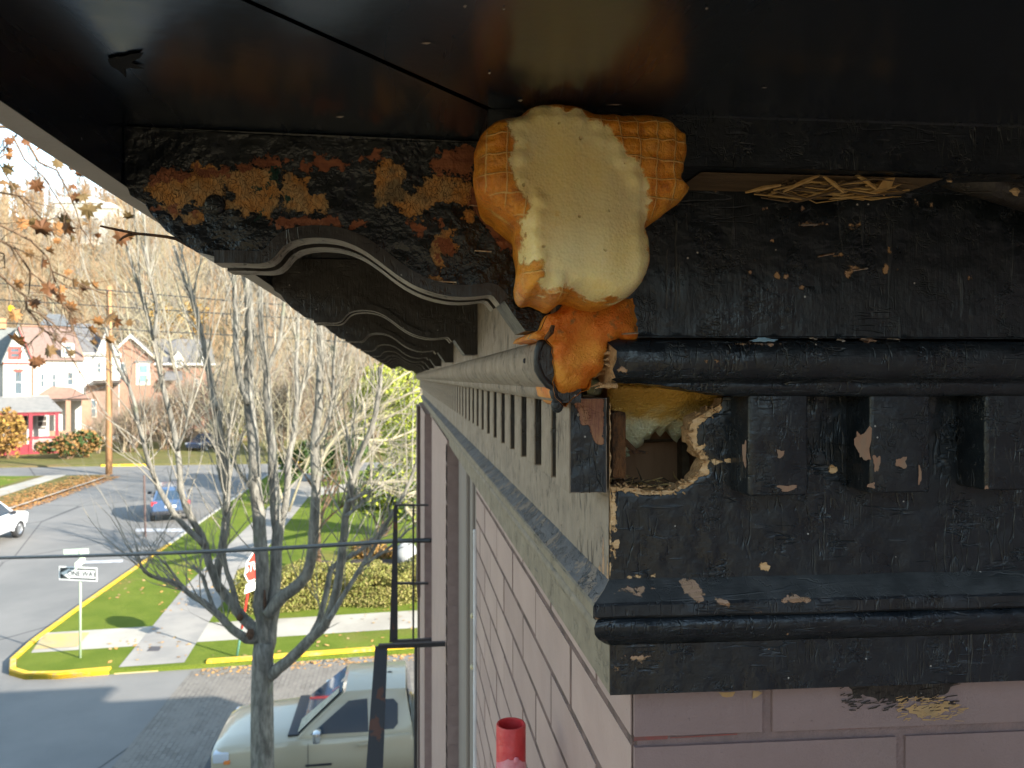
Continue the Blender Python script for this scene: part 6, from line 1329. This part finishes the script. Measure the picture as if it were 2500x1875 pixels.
# ================================================================== houses across the street
WHT = plain('white_siding', (.50, .48, .43), (.56, .54, .49), 2, .7); WGR = plain('grey_white_siding', (.55, .55, .54), (.62, .61, .6), 2, .7); RTR = NT('red_trim').out((.36, .06, .045), .6); RPO = NT('crimson_porch_paint').out((.24, .018, .03), .5)
GRG = plain('grey_green_shingles', (.16, .175, .165), (.20, .21, .195), 3, .9); PKR = plain('pinkish_brown_shingles', (.20, .135, .11), (.235, .165, .14), 3, .9); BGR = plain('blue_grey_shingles', (.10, .11, .12), (.13, .14, .15), 3, .9); BRR = plain('brown_shingles', (.22, .13, .10), (.27, .165, .125), 3, .9); LGR = plain('slate_grey_shingles', (.12, .12, .125), (.16, .16, .165), 3, .9)
RBK = plain('red_brown_brick', (.24, .125, .085), (.29, .165, .115), 4, .85); DRK = plain('dark_porch_inside', (.06, .05, .045), (.08, .065, .055), 3, .9); WGL = NT('window_glass').out((.10, .13, .15), .08, spec=.8); TEA = NT('teal_glass').out((.16, .30, .29), .15, spec=.6); TWN = plain('brown_column', (.30, .17, .11), (.34, .2, .13), 3, .8); GRS = plain('grey_porch_shingles', (.17, .17, .165), (.21, .205, .195), 3, .9); CHI = plain('orange_chimney_brick', (.55, .2, .09), (.6, .25, .12), 4, .8)
class House:
    def __init__(s, label, u0, d, cat='house', name='house', group='houses across the street'):
        s.d = d; s.u0 = u0; s.k = d/F; th = math.atan((u0-U0)/F); s.cx = math.cos(th); p = atD(u0, VH, d); s.o = empty(name, (p.x, p.y, .12), -YAW-th, label, cat, group); s.o['_local'] = 1
    def x(s, u): return (u-s.u0)*s.k*s.cx
    def z(s, v): return H-.12-(v-VH)*s.k
    def poly(s, nm, pts, y0, y1, mat, par=None):
        m = MB(); m.prism([(s.x(u), s.z(v)) for u, v in pts], 'y', y0, y1); return m.build(nm, mat, par or s.o)
    def box(s, nm, u0, u1, v0, v1, y0, y1, mat, par=None, bevel=0):
        m = MB(); m.box(s.x(u0), s.x(u1), y0, y1, s.z(v1), s.z(v0)); return m.build(nm, mat, par or s.o, bevel=bevel)
    def slope(s, nm, front, back, y0, y1, mat, th=.12):
        "sloping roof plane: front edge (u0, u1, v) at y0, back edge (u0, u1, v) at y1"
        m = MB(); A = [(s.x(front[0]), y0, s.z(front[2])), (s.x(front[1]), y0, s.z(front[2])), (s.x(back[1]), y1, s.z(back[2])), (s.x(back[0]), y1, s.z(back[2]))]
        m.add([(a, b, c-th) for a, b, c in A]+A, [(3, 2, 1, 0), (4, 5, 6, 7), (0, 1, 5, 4), (1, 2, 6, 5), (2, 3, 7, 6), (3, 0, 4, 7)]); return m.build(nm, mat, s.o)
    def window(s, u0, u1, v0, v1, y, fr=WHT, gl=WGL, fw=.09, mull=True):
        m = MB(); a, b, c, d = s.x(u0), s.x(u1), s.z(v1), s.z(v0)
        m.box(a, a+fw, y-.07, y+.03, c, d); m.box(b-fw, b, y-.07, y+.03, c, d); m.box(a+fw, b-fw, y-.07, y+.03, d-fw, d); m.box(a+fw, b-fw, y-.07, y+.03, c, c+fw)
        if mull: m.box(a+fw, b-fw, y-.06, y, (c+d)/2-fw*.35, (c+d)/2+fw*.35)
        f = m.build('window', fr, s.o); m = MB(); m.box(a+fw*.9, b-fw*.9, y-.02, y+.03, c+fw*.9, d-fw*.9); m.build('pane', gl, f)
# A: white house with red trimmed gable and crimson porch
h = House('white house with red trimmed gable and a crimson porch at the left edge', 40, 72)
h.poly('wall', [(8, 1106), (79, 1106), (79, 874), (45, 797), (8, 881)], 0, 9, WHT); h.box('wall', -230, 8, 884, 1106, 1.2, 9, WHT)
h.slope('roof', (-240, 20, 886), (-240, 47, 793), .7, 5.5, GRG); h.slope('roof', (-240, 50, 886), (-240, 47, 793), 10.5, 5.5, GRG)
def rake(u0, v0, u1, v1, mat, th, y0, y1, nm='rake_trim'): h.poly(nm, [(u0, v0), (u1, v1), (u1, v1+th), (u0, v0+th)], y0, y1, mat)
rake(45, 790, 83, 877, GRG, 5, -.3, 5.4, 'roof'); rake(45, 790, 4, 884, GRG, 5, -.3, 5.4, 'roof'); rake(46, 797, 80, 875, RTR, 7, -.36, -.3)
for k in range(5): h.box('trim_block', 51+6.3*k, 54+6.3*k, 812+14.6*k, 820+14.6*k, -.30, -.02, RTR if k % 2 else WHT)
h.box('belt_trim', 8, 80, 885, 889, -.12, 0, RTR); h.box('corner_trim', 77, 80, 889, 975, -.06, .05, TWN); h.window(20, 53, 846, 877, 0, RTR, WGL, .22); h.window(33, 57, 901, 965, 0, WHT, WGL, .14); h.box('window_hood', 33, 57, 901, 908, -.1, -.07, RTR)
h.slope('porch_roof', (-240, 152, 1001), (-240, 120, 968), -3.2, 0, GRS); h.box('fascia_board', -240, 148, 1001, 1007, -3.1, -3.0, RPO)
for u in (74, 138, -30): h.box('porch_post', u-4.5, u+4.5, 1004, 1112, -3.05, -2.75, RPO)
h.box('porch_beam', -240, 140, 1004, 1012, -2.98, -2.85, RPO); h.box('porch_rail', 78, 134, 1063, 1068, -2.95, -2.85, RPO); h.box('porch_wall', 80, 136, 1070, 1098, -2.9, -2.7, plain('pinkish_panel', (.34, .22, .20))); h.box('porch_floor', -240, 140, 1098, 1106, -3, 0, RPO); h.box('porch_wall', -240, 70, 1080, 1100, -2.95, -2.85, RPO)
h.box('door', 52, 66, 1015, 1080, -.05, .05, DRK); h.window(90, 118, 1015, 1045, -.0, WHT, DRK); h.box('wall', 79, 122, 968, 1100, .3, 5, plain('grey_side_wall', (.4, .38, .36))); h.box('chimney', -4, 14, 770, 796, 5, 6, CHI)
# B: white house with pinkish roof and a blue grey hip behind
h = House('white house with pinkish brown roof and a brown hipped porch roof', 145, 79)
h.box('wall', 83, 205, 874, 1100, 0, 9, WHT); h.slope('roof', (76, 209, 877), (50, 178, 793), -.4, 4.5, PKR); h.poly('roof', [(50, 793), (178, 793), (207, 876), (76, 876)], 4.5, 4.7, PKR); h.box('ridge_trim', 50, 178, 790, 793, 4.3, 4.8, TWN); rake(176, 795, 209, 877, TWN, 7, -.2, .1, 'hip_trim')
m = MB(); yb = 6.5; a = [(h.x(u), y, h.z(v)) for u, v, y in ((80, 800, yb), (186, 800, yb), (186, 800, yb+6), (80, 800, yb+6), (116, 752, yb+2.4), (156, 752, yb+2.4), (156, 752, yb+3.6), (116, 752, yb+3.6))]; m.add(a, [(0, 1, 5, 4), (1, 2, 6, 5), (2, 3, 7, 6), (3, 0, 4, 7), (4, 5, 6, 7), (3, 2, 1, 0)]); h_ = m.build('hip_roof', BGR, h.o); h.box('upper_wall', 84, 182, 800, 880, yb+.3, yb+5, WGR)
h.window(98, 110, 912, 946, 0); h.window(163, 180, 908, 942, 0); h.window(126, 138, 912, 946, 0); h.window(150, 182, 838, 872, -.3, WHT, WGL, .3)
m = MB(); a = [(h.x(u), y, h.z(v)) for u, v, y in ((80, 972, -3.2), (224, 972, -3.2), (224, 972, .2), (80, 972, .2), (125, 943, -.3), (175, 946, -.3), (175, 946, .2), (125, 943, .2))]; m.add(a, [(0, 1, 5, 4), (1, 2, 6, 5), (2, 3, 7, 6), (3, 0, 4, 7), (4, 5, 6, 7), (3, 2, 1, 0)]); m.build('porch_roof', BRR, h.o)
h.box('porch_beam', 84, 220, 972, 977, -3.0, -2.8, DRK)
for u in (166, 204, 216): h.box('porch_post', u-6, u+6, 975, 1052, -3.0, -2.6, TWN)
h.box('porch_wall', 84, 160, 1048, 1090, -3, -2.8, TWN); h.box('entry', 178, 200, 990, 1050, -.1, 0, WHT)
m = MB(); m.tube([(h.x(186), -3.2, h.z(1028)), (h.x(246), -4.4, h.z(1052))], .06, 5); m.tube([(h.x(186), -3.2, h.z(1050)), (h.x(246), -4.4, h.z(1070))], .08, 5)
for k in range(9): u = 188+7*k; m.tube([(h.x(u), -3.2-.14*k, h.z(1028+2.8*k)), (h.x(u), -3.2-.14*k, h.z(1050+2.4*k))], .035, 4)
m.build('stair_railing', WHT, h.o)
# C: grey white house with steep slate roof behind the pole
h = House('grey white house with steep slate roof partly behind the utility pole', 245, 84)
h.box('wall', 205, 292, 862, 1090, 0, 9, WGR); h.slope('roof', (198, 262, 864), (176, 228, 785), -.4, 4.5, LGR); h.poly('gable', [(234, 866), (292, 866), (262, 800)], -.3, 4, WHT); rake(262, 796, 296, 868, WHT, 6, -.5, -.2); rake(262, 796, 231, 868, LGR, 6, -.5, 4.4, 'roof')
h.box('cornice', 200, 296, 862, 868, -.4, 0, WHT); h.window(236, 248, 884, 912, 0); h.window(262, 276, 884, 915, 0); h.box('porch_roof', 228, 296, 928, 935, -2.4, 0, DRK); h.box('porch_wall', 210, 290, 940, 1060, -.6, -.4, plain('brown_porch_wall', (.2, .13, .1), (.25, .17, .13), 3, .9)); h.window(218, 236, 975, 1018, -.6)
# D: brick gable with teal window and long grey roof with dormers
h = House('red brick house with white trimmed gable, teal window and long grey roof with dormers', 400, 88)
h.poly('wall', [(289, 1070), (376, 1070), (376, 874), (320, 824), (289, 852)], 0, 8, RBK); rake(320, 818, 379, 870, WHT, 8, -.5, .05); rake(320, 818, 286, 850, WHT, 8, -.5, .05)
h.slope('roof', (377, 530, 888), (372, 524, 821), .6, 6, LGR); h.box('wall', 376, 526, 888, 1070, 1, 9, RBK); h.box('eave_trim', 376, 530, 886, 891, .4, .9, WGR); rake(320, 814, 400, 884, LGR, 4, .1, 6, 'roof')
h.window(333, 367, 886, 940, 0, WHT, TEA, .34); h.box('lintel', 330, 372, 881, 886, -.15, 0, LGR); h.window(294, 308, 886, 925, 0)
for (u0, u1, v0, v1) in ((422, 449, 856, 897), (494, 514, 859, 892)):
    h.poly('dormer', [(u0, v1), (u1, v1), (u1, (v0+v1)/2-3), ((u0+u1)/2, v0), (u0, (v0+v1)/2-3)], .35, 3, WHT); h.window(u0+6, u1-5, (v0+v1)/2, v1-4, .35, WHT, WGL, .1)
h.slope('porch_roof', (400, 446, 926), (404, 444, 905), -1.8, 1, LGR)
for u0 in (430, 474, 512): h.window(u0, u0+13, 925, 945, 1.0)
# far houses on the hill
for i, (u, v, wv, hv, lab) in enumerate(((185, 487, 52, 14, 'long white house high on the wooded hillside'), (180, 525, 60, 18, 'white house on the hillside just below the long one'), (258, 500, 20, 14, 'small cream house on the hillside near the eave'))):
    d = 215; p = atD(u, v+hv, d); k = d/F; o = empty('hill_house', (p.x, p.y, p.z-1), -YAW, lab, 'house', 'white houses on the hill'); o['_local'] = 1
    m = MB(); m.box(-wv*k, wv*k, 0, 7, -8, hv*k); m.build('wall', WHT, o); m = MB(); m.prism([(-wv*k-.4, hv*k), (wv*k+.4, hv*k), (wv*k-1, hv*k+1.6), (-wv*k+1, hv*k+1.6)], 'y', -.4, 7.4); m.build('roof', WGR, o)
for o in bpy.data.objects:
    if '_local' in o: del o['_local']
